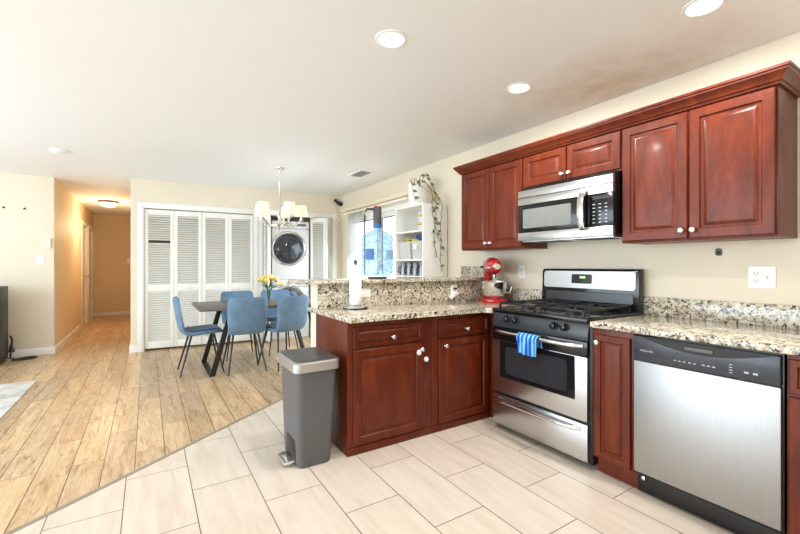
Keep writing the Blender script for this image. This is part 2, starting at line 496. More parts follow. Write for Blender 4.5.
def poly_slab(pts, z0, z1):
    m = MB(); m.prism(pts, z0, z1, lambda a, b, d: (a, b, d)); return m
ls = lambda x: 2.62 + 0.741 * (x + 0.344)
struct('floor', poly_slab([(XL, YN), (XW, YN), (XW, 3.0), (1.2, 3.0), (1.2, ls(1.2)), (XL, ls(XL))], -0.08, 0), 'tile')
struct('floor_wood', poly_slab([(XL, ls(XL)), (1.2, ls(1.2)), (1.2, 3.0), (XW + .1, 3.0), (XW + .1, 12.1), (XL, 12.1)], -0.08, 0), 'wood')
m = MB()
d = Vector((1, 0.741, 0)).normalized(); n = Vector((-d.y, d.x, 0))
p0, p1 = Vector((XL, ls(XL), 0)), Vector((1.2, ls(1.2), 0))
m.loft([[p + n * a + Vector((0, 0, z)) for a, z in ((-.012, -.01), (-.012, .002), (-.006, .004), (.012, .004), (.018, .002), (.018, -.01))] for p in (p0, p1)])
struct('trim_1', m, plain('floor_transition_strip', rgb(150, 138, 124), 0.4, var=0.1))
struct('ceiling', poly_slab([(XL - .1, YN - .1), (XW + .1, YN - .1), (XW + .1, 12.1), (XL - .1, 12.1)], HC, HC + 0.08), 'ceiling')

# right-hand wall with the patio door opening
DY0, DY1, DZ = 4.22, 6.16, 2.06
m = MB()
m.box(XW, XW + .12, YN, DY0, 0, HC).box(XW, XW + .12, DY1, 6.62, 0, HC).box(XW, XW + .12, DY0, DY1, DZ, HC)
struct('wall_right', m, 'wall')
m = MB(); m.box(XL, XW, YN - .1, YN, 0, 0.9).box(XL, -4.45, YN - .1, YN, .9, 2.25).box(-1.75, XW, YN - .1, YN, .9, 2.25).box(XL, XW, YN - .1, YN, 2.25, HC)  # opening added to go with the front fill
struct('wall_near', m, 'wall')
m = MB(); m.box(XL - .1, XL, YN, YLIV, 0, .2).box(XL - .1, XL, YN, -.5, .2, 2.3).box(XL - .1, XL, 6.3, YLIV, .2, 2.3).box(XL - .1, XL, YN, YLIV, 2.3, HC)
struct('wall_left', m, 'wall')
struct('wall_living', MB().box(XL, XH, YLIV, YLIV + .1, 0, HC), 'wall')
struct('wall_hall_end', MB().box(XH - .1, 0.0, YHE, YHE + .1, 0, HC), 'hallwall')
struct('wall_hall_right', MB().box(-.20, -.12, 6.83, YHE, 0, HC), 'hallwall')
# hall left wall with two doorways
HD = ((9.95, 10.72), (11.02, 11.78))
m = MB(); ys = [YLIV + .1] + [y for a in HD for y in a] + [YHE]
for i in range(0, len(ys), 2): m.box(XH - .1, XH, ys[i], ys[i + 1], 0, HC)
for a, b in HD: m.box(XH - .1, XH, a, b, 2.04, HC)
struct('wall_hall_left', m, 'hallwall')
for i, (a, b) in enumerate(HD):
    t = obj('door_%d' % (i + 1), MB().box(XH - .055, XH - .02, a + .03, b - .03, .01, 2.01, .002), 'white'); t['kind'] = 'structure'
    m = MB()
    m.box(XH, XH + .018, a - .065, a, 0, 2.105, .003).box(XH, XH + .018, b, b + .065, 0, 2.105, .003).box(XH, XH + .018, a, b, 2.04, 2.105, .003)
    m.box(XH - .1, XH, a, a + .025, 0, 2.04).box(XH - .1, XH, b - .025, b, 0, 2.04).box(XH - .1, XH, a + .025, b - .025, 2.015, 2.04)
    obj('door_casing', m, 'white', t)
    for z in (.28, 1.02, 1.76): obj('hinge', MB().box(XH - .02, XH - .008, a + .026, a + .04, z, z + .1), 'blackm', t)
    obj('door_handle', MB().lathe([(.012, 0), (.012, .03), (.026, .04), (.026, .06), (.012, .07)], (XH - .02, b - .09, 1.0), (1, 0, 0), 16), 'nickel', t)

# closet wall (local frame: s along the wall, d into the closet)
O1, O2, OZ = (0.150, 1.645), (1.765, 2.945), 2.05
m = MB(); T = .11
m.box(0, O1[0], 0, T, 0, HC).box(O1[1], O2[0], 0, T, 0, HC).box(O2[1], 3.095, 0, T, 0, HC).box(O1[0], O1[1], 0, T, OZ, HC).box(O2[0], O2[1], 0, T, OZ, HC)
struct('wall_back', m, 'wall', loc=B0, rz=A)
m = MB(); m.box(.06, 3.05, .86, .92, 0, HC).box(.0, .06, T, .92, 0, HC).box(1.675, 1.735, T, .86, 0, HC).box(3.0, 3.05, T, .86, 0, HC)
struct('wall_closet', m, 'wall', loc=B0, rz=A)
for k, (a, b) in enumerate((O1, O2)):
    m = MB(); c = .068
    m.box(a - c, a, -.018, 0, 0, OZ + c, .003).box(b, b + c, -.018, 0, 0, OZ + c, .003).box(a, b, -.018, 0, OZ, OZ + c, .003)
    m.box(a, a + .012, 0, T, 0, OZ).box(b - .012, b, 0, T, 0, OZ).box(a + .012, b - .012, 0, T, OZ - .012, OZ)
    struct('trim_%d' % (k + 2), m, 'white', loc=B0, rz=A)
# baseboards
def base(name, x0, x1, y0, y1): struct(name, MB().box(x0, x1, y0, y1, 0, .095, .004), 'white')
base('baseboard_living', XL, XH + .014, YLIV - .014, YLIV)
base('baseboard_hall_left', XH, XH + .014, YLIV, HD[0][0] - .066)
base('baseboard_hall_end', XH + .014, -.2, YHE - .014, YHE)
struct('baseboard_back', MB().box(-.014, O1[0] - .069, -.014, 0, 0, .095, .004), 'white', loc=B0, rz=A)
base('baseboard_hall_corner', -.214, -.20, 6.706, 11.9)
# half wall of the peninsula
PX = 1.096
struct('wall_half', MB().box(PX, XW, 2.906, 3.05, 0, 1.078), 'wall')

# sliding patio door, blinds and valance on the right wall
t = obj('window_1', MB().box(XW + .03, XW + .10, DY0, DY0 + .06, 0, DZ, .004).box(XW + .03, XW + .10, DY1 - .06, DY1, 0, DZ, .004).box(XW + .03, XW + .10, DY0, DY1, DZ - .06, DZ, .004).box(XW + .03, XW + .10, DY0, DY1, 0, .05, .004), 'white'); t['kind'] = 'structure'
ym = (DY0 + DY1) / 2
for (a, b, x) in ((DY0 + .06, ym + .04, XW + .075), (ym - .04, DY1 - .06, XW + .045)):
    m = MB(); z0, z1 = .05, DZ - .06
    m.box(x, x + .03, a, a + .07, z0, z1, .004).box(x, x + .03, b - .07, b, z0, z1, .004).box(x, x + .03, a + .07, b - .07, z0, z0 + .08, .004).box(x, x + .03, a + .07, b - .07, z1 - .07, z1, .004)
    f = obj('sash', m, 'white', t)
    ya_, yb_, za_, zb_ = a + .07, b - .07, z0 + .08, z1 - .07; e = .012
    obj('glazing_strip', MB().box(x - .002, x + .01, ya_, ya_ + e, za_, zb_).box(x - .002, x + .01, yb_ - e, yb_, za_, zb_).box(x - .002, x + .01, ya_ + e, yb_ - e, za_, za_ + e).box(x - .002, x + .01, ya_ + e, yb_ - e, zb_ - e, zb_), 'dgrey', f)
    obj('pane', MB().box(x + .012, x + .018, a + .07, b - .07, z0 + .08, z1 - .07), 'pane', f)
obj('gasket', MB().box(XW + .018, XW + .030, 5.600, 5.625, .05, DZ - .03), 'blackm', t)
v = tag(obj('vertical_blind', MB(), 'plastic'), 'white vertical blind drawn to the left end of the patio door', 'blind')
m = MB()
for k in range(9):
    y = 5.66 + k * .05
    m.box(-.045, .045, -.0015, .0015, .06, 2.075, 0, Matrix.Translation((XW - .058, y, 0)) @ Matrix.Rotation(R(58), 4, 'Z'))
m.box(XW - .075, XW - .04, 4.25, 6.16, 2.075, 2.10)
v.data = mesh_of('vertical_blind', m); v.data.materials.append(M['plastic'])
tag(obj('valance', MB().box(XW - .12, XW, 4.13, 6.24, 2.112, 2.165, .004), 'trimcream', world=True), 'cream painted valance board above the patio door', 'valance')

# ------------------------------------------------------------------ louvered bifold doors
def louver_panel(w, h=1.995, knob=False, missing=False, z0=.03):
    """panel in local frame: x 0..w, thickness about y=0, front at -y"""
    f = MB(); st, t = .045, .014
    f.box(0, st, -t, t, z0, z0 + h, .002).box(w - st, w, -t, t, z0, z0 + h, .002)
    for a, b in ((z0, z0 + .10), (.845, .945), (z0 + h - .075, z0 + h)): f.box(st, w - st, -t, t, a, b, .002)
    s = MB(); P = .0325
    for a, b in ((z0 + .10, .845), (.945, z0 + h - .075)):
        nn = int((b - a) / P)
        for k in range(nn):
            z = a + P * (k + .5) * ((b - a) / (nn * P))
            if missing and 1.555 < z < 1.595: continue
            s.box(st, w - st, -.019, .019, -.003, .003, 0, Matrix.Translation((0, 0, z)) @ Matrix.Rotation(R(38), 4, 'X'))
    return f, s
def bifold(label, panels, group):
    """panels: (s, d, angle, width, knob, missing)"""
    t = thing('bifold_door', label, 'closet door', B0, A, group)
    for s0, d0, ang, w, knob, miss in panels:
        f, s = louver_panel(w, missing=miss)
        mt = Matrix.Translation((s0, d0, 0)) @ Matrix.Rotation(R(ang), 4, 'Z')
        for q in (f, s): bmesh.ops.transform(q.bm, matrix=mt, verts=q.bm.verts)
        fo = obj('door_panel', f, 'louver', t); obj('louvers', s, 'louver', fo)
        if knob:
            o = mt @ Vector((w / 2, -.014, .895)); ax = mt.to_3x3() @ Vector((0, -1, 0))
            obj('knob', MB().lathe([(.007, 0), (.007, .012), (.016, .018), (.017, .026), (.010, .032)], o, ax, 16), 'louver', fo)
        if miss:
            q = MB(); q.box(.045, w - .045, .004, .010, 1.560, 1.590)
            bmesh.ops.transform(q.bm, matrix=mt, verts=q.bm.verts); obj('gap_shade_strip', q, 'blackm', fo, label='black strip standing in for the shaded gap of a missing slat')  # black strip stands in for the closet's inner shade behind the gap
    return t
w1 = (O1[1] - O1[0] - .03) / 4 - .003
sx = [O1[0] + .014 + k * (w1 + .003) for k in range(4)]
bifold('white louvered bifold pair on the left of the wide closet with one slat missing', [(sx[0], .035, 0, w1, False, True), (sx[1], .035, 0, w1, True, False)], 'louvered closet doors')
bifold('white louvered bifold pair on the right of the wide closet behind the dining chairs', [(sx[2] + .003, .035, 0, w1, True, False), (sx[3] + .003, .035, 0, w1, False, False)], 'louvered closet doors')
bifold('louvered bifold pair folded back left of the stacked washer and dryer', [(1.795, .03, -84, .28, False, False), (1.865, .03, -96, .28, False, False)], 'louvered closet doors')
ang = 58
bifold('half folded louvered bifold pair right of the stacked washer and dryer', [(2.925 - .005, .03, 180 + ang, .29, False, False), (2.62 - .055, .03, -ang + 12, .29, False, False)], 'louvered closet doors')

# ------------------------------------------------------------------ kitchen cabinetry
DOOR = [(0, 0), (0, .015), (.004, .019), (.048, .019), (.054, .010), (.062, .009), (.066, .009), (.082, .0175), (.086, .018)]
DRAW = [(0, 0), (0, .015), (.004, .019), (.026, .019), (.031, .011), (.036, .010), (.048, .0175), (.050, .018)]
KNOB = [(.009, 0), (.006, .004), (.006, .012), (.014, .018), (.0155, .024), (.012, .029), (.004, .031)]
def front(t, kind, o, U, Wd, w, h, knob=None, label=None, narrow=False):
    prof = DOOR if kind == 'door' else DRAW
    if narrow: prof = [(i * .72, d) for i, d in DOOR]
    p = obj(kind if kind == 'door' else 'drawer_front', MB().rframe(o, U, (0, 0, 1), Wd, w, h, prof), 'cherry', t, True, angle=25)
    if knob is not None:
        ko = Vector(o) + Vector(U) * knob[0] + Vector((0, 0, knob[1])) + Vector(Wd) * .0185
        obj('knob', MB().lathe(KNOB, ko, Wd, 18), 'nickel', p, True)
    return p
nX, nY = (-1, 0, 0), (0, -1, 0)
TOPZ = .858

# peninsula units (fronts face the camera)
YF = 2.32
def pen_unit(label, x0, x1, dx0, dx1, knob_d, knob_x):
    t = thing('base_cabinet', label, 'cabinet', ((x0 + x1) / 2, 2.6, 0))
    obj('carcass', MB().box(x0, x1, YF, 2.88, .0, TOPZ, .002), 'cherry', t, True)
    front(t, 'drawer', (dx0, YF, .690), (1, 0, 0), nY, dx1 - dx0, .132, knob=(knob_d - dx0, .048))
    front(t, 'door', (dx0, YF, .062), (1, 0, 0), nY, dx1 - dx0, .612, knob=(knob_x - dx0, .565))
    obj('base_board', MB().box(x0, x1, YF - .006, YF, 0, .05, .002), 'cherry', t, True)
    return t
t = pen_unit('cherry peninsula base cabinet next to the trash can with white safety latches', 1.074, 1.742, 1.112, 1.652, 1.403, 1.640)
for x, z in ((1.619, .606), (1.694, .545)):
    obj('safety_latch', MB().lathe([(.019, 0), (.019, .006), (.012, .010), (.012, .014)], (x, YF - (.019 if x < 1.65 else 0), z), nY, 18), 'plastic', t, True, label='round white child safety latch')
pen_unit('cherry peninsula base cabinet in the corner beside the range', 1.744, 2.330, 1.803, 2.298, 2.065, 1.856)

# corner filler + narrow cabinet + cabinet at the frame's right edge (fronts face left)
XF = 2.215
t = thing('corner_filler', 'dark cherry corner filler between range and peninsula', 'cabinet', (2.6, 2.3, 0))
obj('panel', MB().box(2.335, 2.85, 2.175, 2.88, 0, TOPZ), 'cherry', t, True)
def run_unit(label, y0, y1, parts, end=None):
    t = thing('base_cabinet', label, 'cabinet', (2.5, (y0 + y1) / 2, 0))
    obj('carcass', MB().box(XF, XW - .02, y0, y1, .105, TOPZ, .002), 'cherry', t, True)
    obj('toe_kick', MB().box(XF + .05, XF + .07, y0, y1, 0, .105), 'cherry', t, True)
    obj('back_panel', MB().box(XF + .30, XW - .02, y0 + .01, y1 - .01, 0, .105), 'blackm', t, True)
    for kind, ya, yb, za, zb, knob, nar in parts:
        front(t, kind, (XF, yb, za), (0, -1, 0), nX, yb - ya, zb - za, knob=knob, narrow=nar)
    return t
run_unit('narrow cherry base cabinet between range and dishwasher', 1.137, 1.370, [('door', 1.148, 1.350, .112, .822, (.022, .665), True)])
run_unit('cherry base cabinet cut off at the right edge beside the dishwasher', -.30, .528, [('drawer', .14, .520, .700, .84, (.19, .07), False), ('door', .14, .520, .112, .688, (.33, .5), False), ('drawer', -.28, .12, .700, .84, (.20, .07), False), ('door', -.28, .12, .112, .688, (.06, .5), False)])

# worktops
NX = 2.19
def edge_slab(name, label, pts, z0, z1, cat='worktop', bev=.006):
    m = MB(); m.prism(pts, z0, z1, lambda a, b, d: (a, b, d)); m._bev(list(m.bm.verts), bev, 2)
    return tag(obj(name, m, 'granite', world=True), label, cat)
edge_slab('worktop', 'speckled granite worktop on the peninsula running into the corner', [(1.062, 2.255), (2.195, 2.255), (2.195, 2.172), (2.852, 2.172), (2.852, 2.884), (1.093, 2.884), (1.093, 3.05), (1.062, 3.05)], TOPZ, .892)
edge_slab('worktop', 'speckled granite worktop above the dishwasher on the right', [(NX, -.32), (2.852, -.32), (2.852, 1.376), (NX, 1.376)], TOPZ, .892)
def splash(label, x0, x1, y0, y1, z0, z1): return tag(obj('backsplash', MB().box(x0, x1, y0, y1, z0, z1, .002), 'granite', world=True), label, 'backsplash')
splash('tall speckled granite backsplash behind the peninsula worktop', PX, 2.850, 2.886, 2.906, .860, 1.078)
splash('low granite backsplash on the right wall behind the mixer', 2.853, XW, 2.172, 2.884, .86, 1.012)
splash('low granite backsplash on the right wall below the double outlet plate', 2.853, XW, -.32, 1.420, .86, 1.010)
edge_slab('bar_top', 'raised speckled granite bar ledge carrying the water bottle', [(.985, 2.835), (2.852, 2.835), (2.852, 3.30), (.985, 3.30)], 1.078, 1.105, 'bar top')
splash('short granite side splash on the right wall above the bar ledge', 2.853, XW, 2.84, 3.27, 1.078, 1.213)

# wall cabinets
UX = 2.56
def upper(label, y0, y1, z0, z1, doors, end_panel=False):
    t = thing('wall_cabinet', label, 'cabinet', (2.72, (y0 + y1) / 2, z0))
    obj('carcass', MB().box(UX + .019, XW, y0, y1, z0, z1, .002), 'cherry', t, True)
    for ya, yb, kx in doors:
        front(t, 'door', (UX + .019, yb, z0 + .012), (0, -1, 0), nX, yb - ya, z1 - z0 - .03, knob=(kx, .045))
    return t
UZ, UT = 1.362, 2.105
upper('two-door cherry wall cabinet at the far left end beside the shelf', 2.188, 2.940, UZ, UT, [(2.570, 2.930, .335), (2.196, 2.560, .022)])
upper('short two-door cherry wall cabinet above the microwave', 1.398, 2.186, 1.832, UT, [(1.795, 2.176, .355), (1.404, 1.785, .022)])
upper('tall two-door cherry wall cabinet at the right above the dishwasher', .645, 1.396, UZ, UT, [(1.025, 1.388, .338), (.652, 1.015, .022)])
# crown moulding: profile swept along the cabinet fronts, mitred back to the wall at both ends
prof = [(.0, 0), (.010, .0), (.014, .010), (.022, .014), (.030, .030), (.044, .044), (.050, .050), (.052, .058), (.058, .062), (.058, .075), (.0, .075)]
m = MB(); z0 = UT - .008
def crown_ring(f): return [f(a, z0 + b) for a, b in prof]
ya, yb = .645, 2.940
m.loft([crown_ring(lambda a, z: (XW, ya - a, z)), crown_ring(lambda a, z: (UX + .012 - a, ya - a, z)), crown_ring(lambda a, z: (UX + .012 - a, yb + a, z)), crown_ring(lambda a, z: (XW, yb + a, z))])
tag(obj('crown_moulding', m, 'cherry', world=True, angle=25), 'stepped cherry crown moulding along the top of the wall cabinets', 'moulding')

# ------------------------------------------------------------------ microwave
t = thing('microwave', 'stainless over-the-range microwave with black control panel', 'microwave', (2.68, 1.79, 1.412))
y0, y1, z0, z1 = 1.406, 2.172, 1.412, 1.806
obj('body', MB().box(2.522, XW, y0 + .004, y1 - .004, z0 + .006, 1.830, .003), 'black', t, True)
m = MB().box(2.49, 2.522, y0, y1, 1.748, z1, .004).box(2.488, 2.522, y0, y1, 1.690, 1.745, .004)
obj('vent_trim', m, 'steel', t, True)
obj('bottom_trim', MB().box(2.488, 2.522, y0, y1, z0, 1.476, .004), 'steel', t, True)
dd = obj('door', MB()  .box(2.494, 2.522, 1.572, y1, 1.478, 1.688, .003), 'black', t, True)
obj('window', MB().rect_round((2.494, 1.915, 1.583), (0, 1, 0), (0, 0, 1), nX, .42, .148, .012, .0015), 'mglass', dd, True)
m = MB()
hy = 1.600
pts = [(2.488, hy, 1.455), (2.462, hy, 1.468), (2.446, hy, 1.51), (2.440, hy, 1.585), (2.446, hy, 1.66), (2.462, hy, 1.705), (2.488, hy, 1.72)]
m.loft([[Vector((x + dx, y + dy, z)) for dx, dy in ((-.008, -.021), (-.013, 0), (-.008, .021), (.008, .021), (.008, -.021))] for x, y, z in pts])
obj('door_handle', m, 'chrome', t, True)
pn = obj('control_panel', MB().box(2.493, 2.522, y0, 1.570, 1.478, 1.688, .003), 'black', t, True)
obj('display', MB().box(2.4915, 2.493, 1.43, 1.545, 1.655, 1.676), 'dglass', pn, True)
for r_ in range(6):
    for c_ in range(3): obj('button', MB().box(2.4917, 2.493, 1.445 + c_ * .042, 1.461 + c_ * .042, 1.50 + r_ * .024, 1.505 + r_ * .024), 'print', pn, True)
m = MB().box(2.53, 2.84, y0 + .02, y1 - .02, 1.405, z0 + .006)
un = obj('underside', m, 'steel', t, True)
m = MB()
for yc in (1.60, 1.96):
    for k in range(9): m.box(2.56 + k * .018, 2.568 + k * .018, yc - .12, yc + .12, 1.402, 1.405)
obj('grease_filter', m, 'blackm', un, True)

# ------------------------------------------------------------------ range
RY0, RY1 = 1.398, 2.164
t = thing('gas_range', 'freestanding stainless and black gas range with oven door and four burners', 'range', (2.52, 1.78, 0))
obj('body', MB().box(2.228, 2.845, RY0 - .018, RY1 + .002, .03, .868, .003), 'blackm', t, True)
for x in (2.30, 2.78):
    for y in (RY0 + .06, RY1 - .06): obj('foot', MB().lathe([(.02, 0), (.02, .03)], (x, y, 0), seg=12), 'blackm', t, True)
dw = obj('storage_drawer', MB().box(2.203, 2.236, RY0, RY1, .045, .268, .006), 'steel', t, True)
def bow_handle(ya, yb, z, x, bow, r, n=14, drop=0):
    m = MB(); pts = []
    for i in range(n + 1):
        f = i / n; e = min(1, min(f, 1 - f) / .10)
        pts.append((x - bow * math.sin(e * math.pi / 2) - .012 * math.sin(f * math.pi), ya + (yb - ya) * f, z))
    m.tube(pts, [r] * (n + 1), 12); return m
obj('drawer_handle', bow_handle(RY0 + .045, RY1 - .03, .236, 2.206, .030, .013), 'chrome', dw, True)
od = obj('oven_door', MB().box(2.200, 2.236, RY0, RY1, .286, .672, .006), 'steel', t, True)
obj('door_top', MB().box(2.200, 2.236, RY0, RY1, .674, .764, .004), 'black', od, True)
obj('window_border', MB().rect_round((2.200, 1.782, .535), (0, 1, 0), (0, 0, 1), nX, .61, .265, .006, .002), 'black', od, True)
obj('window', MB().rect_round((2.1985, 1.782, .533), (0, 1, 0), (0, 0, 1), nX, .50, .20, .025, .001), 'dglass', od, True)
obj('handle', bow_handle(RY0 + .03, RY1 - .03, .738, 2.204, .038, .0135), 'chrome', od, True)
m = MB(); m.prism([(2.208, .768), (2.24, .768), (2.26, .870), (2.222, .870), (2.206, .808)], RY0, RY1, lambda a, b, d: (a, d, b))
cp = obj('control_panel', m, 'charcoal', t, True)
for y in (2.020, 1.945, 1.628, 1.553):
    m = MB().lathe([(.026, 0), (.026, .006), (.021, .010), (.019, .030), (.015, .033)], (2.209, y, .832), (-1, 0, .13), 20)
    m.box(2.172, 2.212, y - .004, y + .004, .812, .852, .002)
    obj('knob', m, 'black', cp, True)
ck = obj('cooktop', MB().box(2.198, 2.80, RY0 - .004, RY1 + .004, .870, .905, .008, seg=3), 'black', t, True)
for yc in (RY0 + .20, RY1 - .20):
    for xc in (2.36, 2.63):
        b = MB().lathe([(.052, .905), (.052, .912), (.036, .915), (.036, .925), (.03, .928)], (xc, yc, 0), seg=24)
        obj('burner', b, 'iron', t, True)
    g = MB(); zt = .935
    xa, xb, wy = 2.235, 2.765, .155
    for x in (xa, (xa + xb) / 2, xb): g.box(x - .006, x + .006, yc - wy, yc + wy, zt, zt + .013, .003)
    for y in (yc - wy, yc + wy): g.box(xa, xb, y - .006, y + .006, zt, zt + .013, .003)
    for xc in (2.36, 2.63):
        for a in range(8):
            c, s_ = math.cos(a * math.pi / 4), math.sin(a * math.pi / 4)
            g.tube([(xc + c * .028, yc + s_ * .028, zt + .012), (xc + c * .07, yc + s_ * .07, zt + .012), (xc + c * .125, yc + s_ * .125 , zt + .006)], .0055, 6)
    for x in (xa, xb):
        for y in (yc - wy, yc + wy): g.box(x - .007, x + .007, y - .007, y + .007, .904, zt)
    obj('grate', g, 'iron', t, True)
# backguard
bgx = 2.80
m = MB(); m.prism([(bgx - .02, .89), (bgx + .055, .89), (bgx + .055, 1.195), (bgx + .012, 1.195), (bgx - .004, 1.18)], RY0, RY1 + .012, lambda a, b, d: (a, d, b)); m._bev(list(m.bm.verts), .006)
bg = obj('backguard', m, 'black', t, True)
sl = Vector((.016, 0, .29)).normalized(); Wb = Vector((-.29, 0, .016)).normalized()
def bgp(z): return Vector((bgx - .02 + (z - .89) * .016 / .29, 0, z))
c = bgp(1.112) + Vector((0, 1.787, 0))
obj('steel_panel', MB().rect_round(c, (0, 1, 0), sl, Wb,   .735, .132, .022, .004, bev=.001), 'steel_x', bg, True)
cl = obj('clock', MB().rect_round(c + Wb * .004 + Vector((0, .03, .006)), (0, 1, 0), sl, Wb, .165, .070, .008, .003), 'black', bg, True)
obj('digits', MB().rect_round(c + Wb * .007 + Vector((0, .02, .018)), (0, 1, 0), sl, Wb, .045, .016, .002, .0006), 'display', cl, True)
for k in range(6): obj('button', MB().rect_round(c + Wb * .007 + Vector((0, .09 - k * .024, -.012)), (0, 1, 0), sl, Wb, .010, .007, .002, .0006), 'print', cl, True)
m = MB().rect_round(bgp(.985) + Vector((0, 1.781, 0)), (0, 1, 0), sl, Wb, .70, .07, .015, .006, bev=.002)
obj('vent_panel', m, 'charcoal', bg, True)
text('FRIGIDAIRE', .014, 'dgrey', c + Wb * .0045 + Vector((0, .02, -.047)), (0, -1, 0), sl, bg)

# towel hanging over the oven handle
m = MB(); ya, yb = 1.700, 1.862; nu, nv = 16, 22
hx, hz = 2.154, .738
def towel_pt(u, v, off):
    y = ya + (yb - ya) * u + .006 * math.sin(v * 5)
    rip = .007 * math.sin(u * 19 + 1) * min(1, abs(v - .35) * 3)
    L = v * .235
    if L < .075: return Vector((hx + .021 + off + rip * .3, y, hz - .06 + L * .8))
    if L < .125:
        a = (L - .075) / .05 * math.pi
        return Vector((hx + (.019 + off) * math.cos(a), y, hz + (.019 + off) * math.sin(a)))
    dd_ = (L - .125); wob = 1 + .05 * math.sin(u * 4)
    return Vector((hx - .021 - off - rip - .004, y + (u - .5) * -.03 * dd_ * 6, hz - dd_ * wob))
ring = [[towel_pt(u / nu, v / nv, 0) for u in range(nu + 1)] + [towel_pt(u / nu, v / nv, .006) for u in range(nu, -1, -1)] for v in range(nv + 1)]
m.loft(ring)
tag(obj('dish_towel', m, 'towel', world=True, angle=80), 'blue striped dish towel hanging over the oven door handle', 'towel')

# ------------------------------------------------------------------ dishwasher
DY_0, DY_1 = .541, 1.128
t = thing('dishwasher', 'built-in stainless dishwasher with black control strip', 'dishwasher', (2.52, .835, 0))
obj('body', MB().box(2.225, 2.84, DY_0 - .003, DY_1 + .003, .10, .853, .002), 'black', t, True)
obj('door', MB().box(2.194, 2.225, DY_0, DY_1, .127, .717, .005), 'steel_d', t, True)
cp = obj('control_panel', MB().box(2.188, 2.225, DY_0, DY_1, .720, .848, .006), 'charcoal', t, True)
# arched recess with the latch handle
def arch(y0, y1, zt, sag, x0, x1, n=16):
    m = MB(); poly = [(y0 + (y1 - y0) * k / n, zt - sag * math.sin(math.pi * k / n)) for k in range(n + 1)]
    poly = [(y1, zt + .002)] + [(y0, zt + .002)] + poly[1:-1]
    m.prism(poly, x0, x1, lambda a, b, d: (d, a, b)); return m
obj('handle_recess', arch(DY_0 + .02, DY_1 - .05, .842, .045, 2.1868, 2.1885), 'black', cp, True)
obj('latch', MB().box(2.180, 2.188, .77, .885, .812, .828, .003), 'grey', cp, True)
def btn(ya, yb, za, zb): obj('button', MB().box(2.1872, 2.1885, ya, yb, za, zb), 'print', cp, True)
for y in (.935, .915, .895, .872, .852): btn(y - .012, y - .002, .752, .756)
for y in (.815, .795, .775): btn(y - .012, y, .752, .757)
for k in range(4): btn(.700, .712, .742 + k * .012, .745 + k * .012)
for y in (.655, .625): btn(y - .012, y + .004, .752, .760)
text('FRIGIDAIRE', .0125, 'print', (2.1876, 1.06, .775), (0, -1, 0), (0, 0, 1), cp)
tk = obj('toe_panel', MB().box(2.235, 2.25, DY_0, DY_1, .012, .120, .002), 'black', t, True)
obj('screw', MB().lathe([(.010, 0), (.010, .004), (.005, .006)], (2.235, 1.098, .085), nX, 14), 'chrome', tk, True)
for x in (2.30, 2.78):
    for y in (.60, 1.07): obj('foot', MB().lathe([(.016, 0), (.016, .10)], (x, y, 0), seg=10), 'blackm', t, True)

# ------------------------------------------------------------------ stacked laundry
def laundry(name, label, z0, z1, zc):
    t = thing(name, label, name.split('_')[0], B0, A)
    s0, s1, dfr = 1.925, 2.545, .06
    obj('body', MB().box(s0, s1, dfr, .72, z0, z1, .012, seg=3), 'appliance', t)
    c = Vector(((s0 + s1) / 2 - .03, dfr, zc))
    dr = obj('door', MB().lathe([(.290, 0), (.288, .018), (.268, .032), (.254, .024), (.250, .022)], c, (0, -1, 0), 40), 'chrome', t)
    obj('door_gasket', MB().lathe([(.249, .008), (.243, .036), (.214, .042), (.208, .034)], c, (0, -1, 0), 40), 'charcoal', dr)
    obj('door_glass', MB().lathe([(.209, .02), (.206, .036), (.16, .052), (.08, .06), (.01, .062)], c, (0, -1, 0), 36), 'drum', dr)
    pz = z1 - .11
    pn = obj('control_panel', MB().box(s0 + .005, s1 - .005, dfr - .014, dfr + .004, pz, z1 - .008, .005), 'appliance', t)
    obj('dial', MB().lathe([(.036, 0), (.034, .012), (.028, .022), (.010, .024)], (c.x, dfr - .014, pz + .05), (0, -1, 0), 24), 'chrome', pn)
    obj('display', MB().box(s0 + .40, s0 + .56, dfr - .0155, dfr - .014, pz + .025, pz + .07), 'mglass', pn)
    obj('seam', MB().box(s0 + .004, s1 - .004, dfr - .002, dfr + .004, pz - .02, pz - .014), 'dgrey', t)
    return t
laundry('washer_machine', 'white front-loading washer at the bottom of the laundry closet stack', 0, .985, .60)
laundry('dryer_machine', 'white front-loading dryer stacked on top in the laundry closet', .987, 1.965, 1.505)

# ------------------------------------------------------------------ dining table and chairs
TX0, TX1, TY0, TY1 = .47, 2.02, 4.737, 5.69
t = thing('dining_table', 'dark wood dining table with black slanted metal legs', 'table', ((TX0 + TX1) / 2, (TY0 + TY1) / 2, 0))
obj('tabletop', MB().box(TX0, TX1, TY0, TY1, .722, .752, .004), 'tabletop', t, True)
def table_frame(xb, xt):
    w = .028
    def bar(p, q, hw):
        m_ = []
        for P in (p, q): m_.append(P)
        return m_
    m = MB(); ya, yb = 4.795, 5.57
    for y in (ya, yb):
        m.loft([[Vector((xb + a, y + b, 0)) for a, b in ((-w, -.014), (w, -.014), (w, .014), (-w, .014))], [Vector((xt + a, y + b, .716)) for a, b in ((-w, -.014), (w, -.014), (w, .014), (-w, .014))]])
    m.box(xb - w, xb + w, ya, yb, 0, .014).box(xt - w, xt + w, ya, yb, .716, .722)
    return m
obj('leg_frame', table_frame(.60, .80), 'blackm', t, True)
obj('leg_frame', table_frame(1.89, 1.69), 'blackm', t, True)

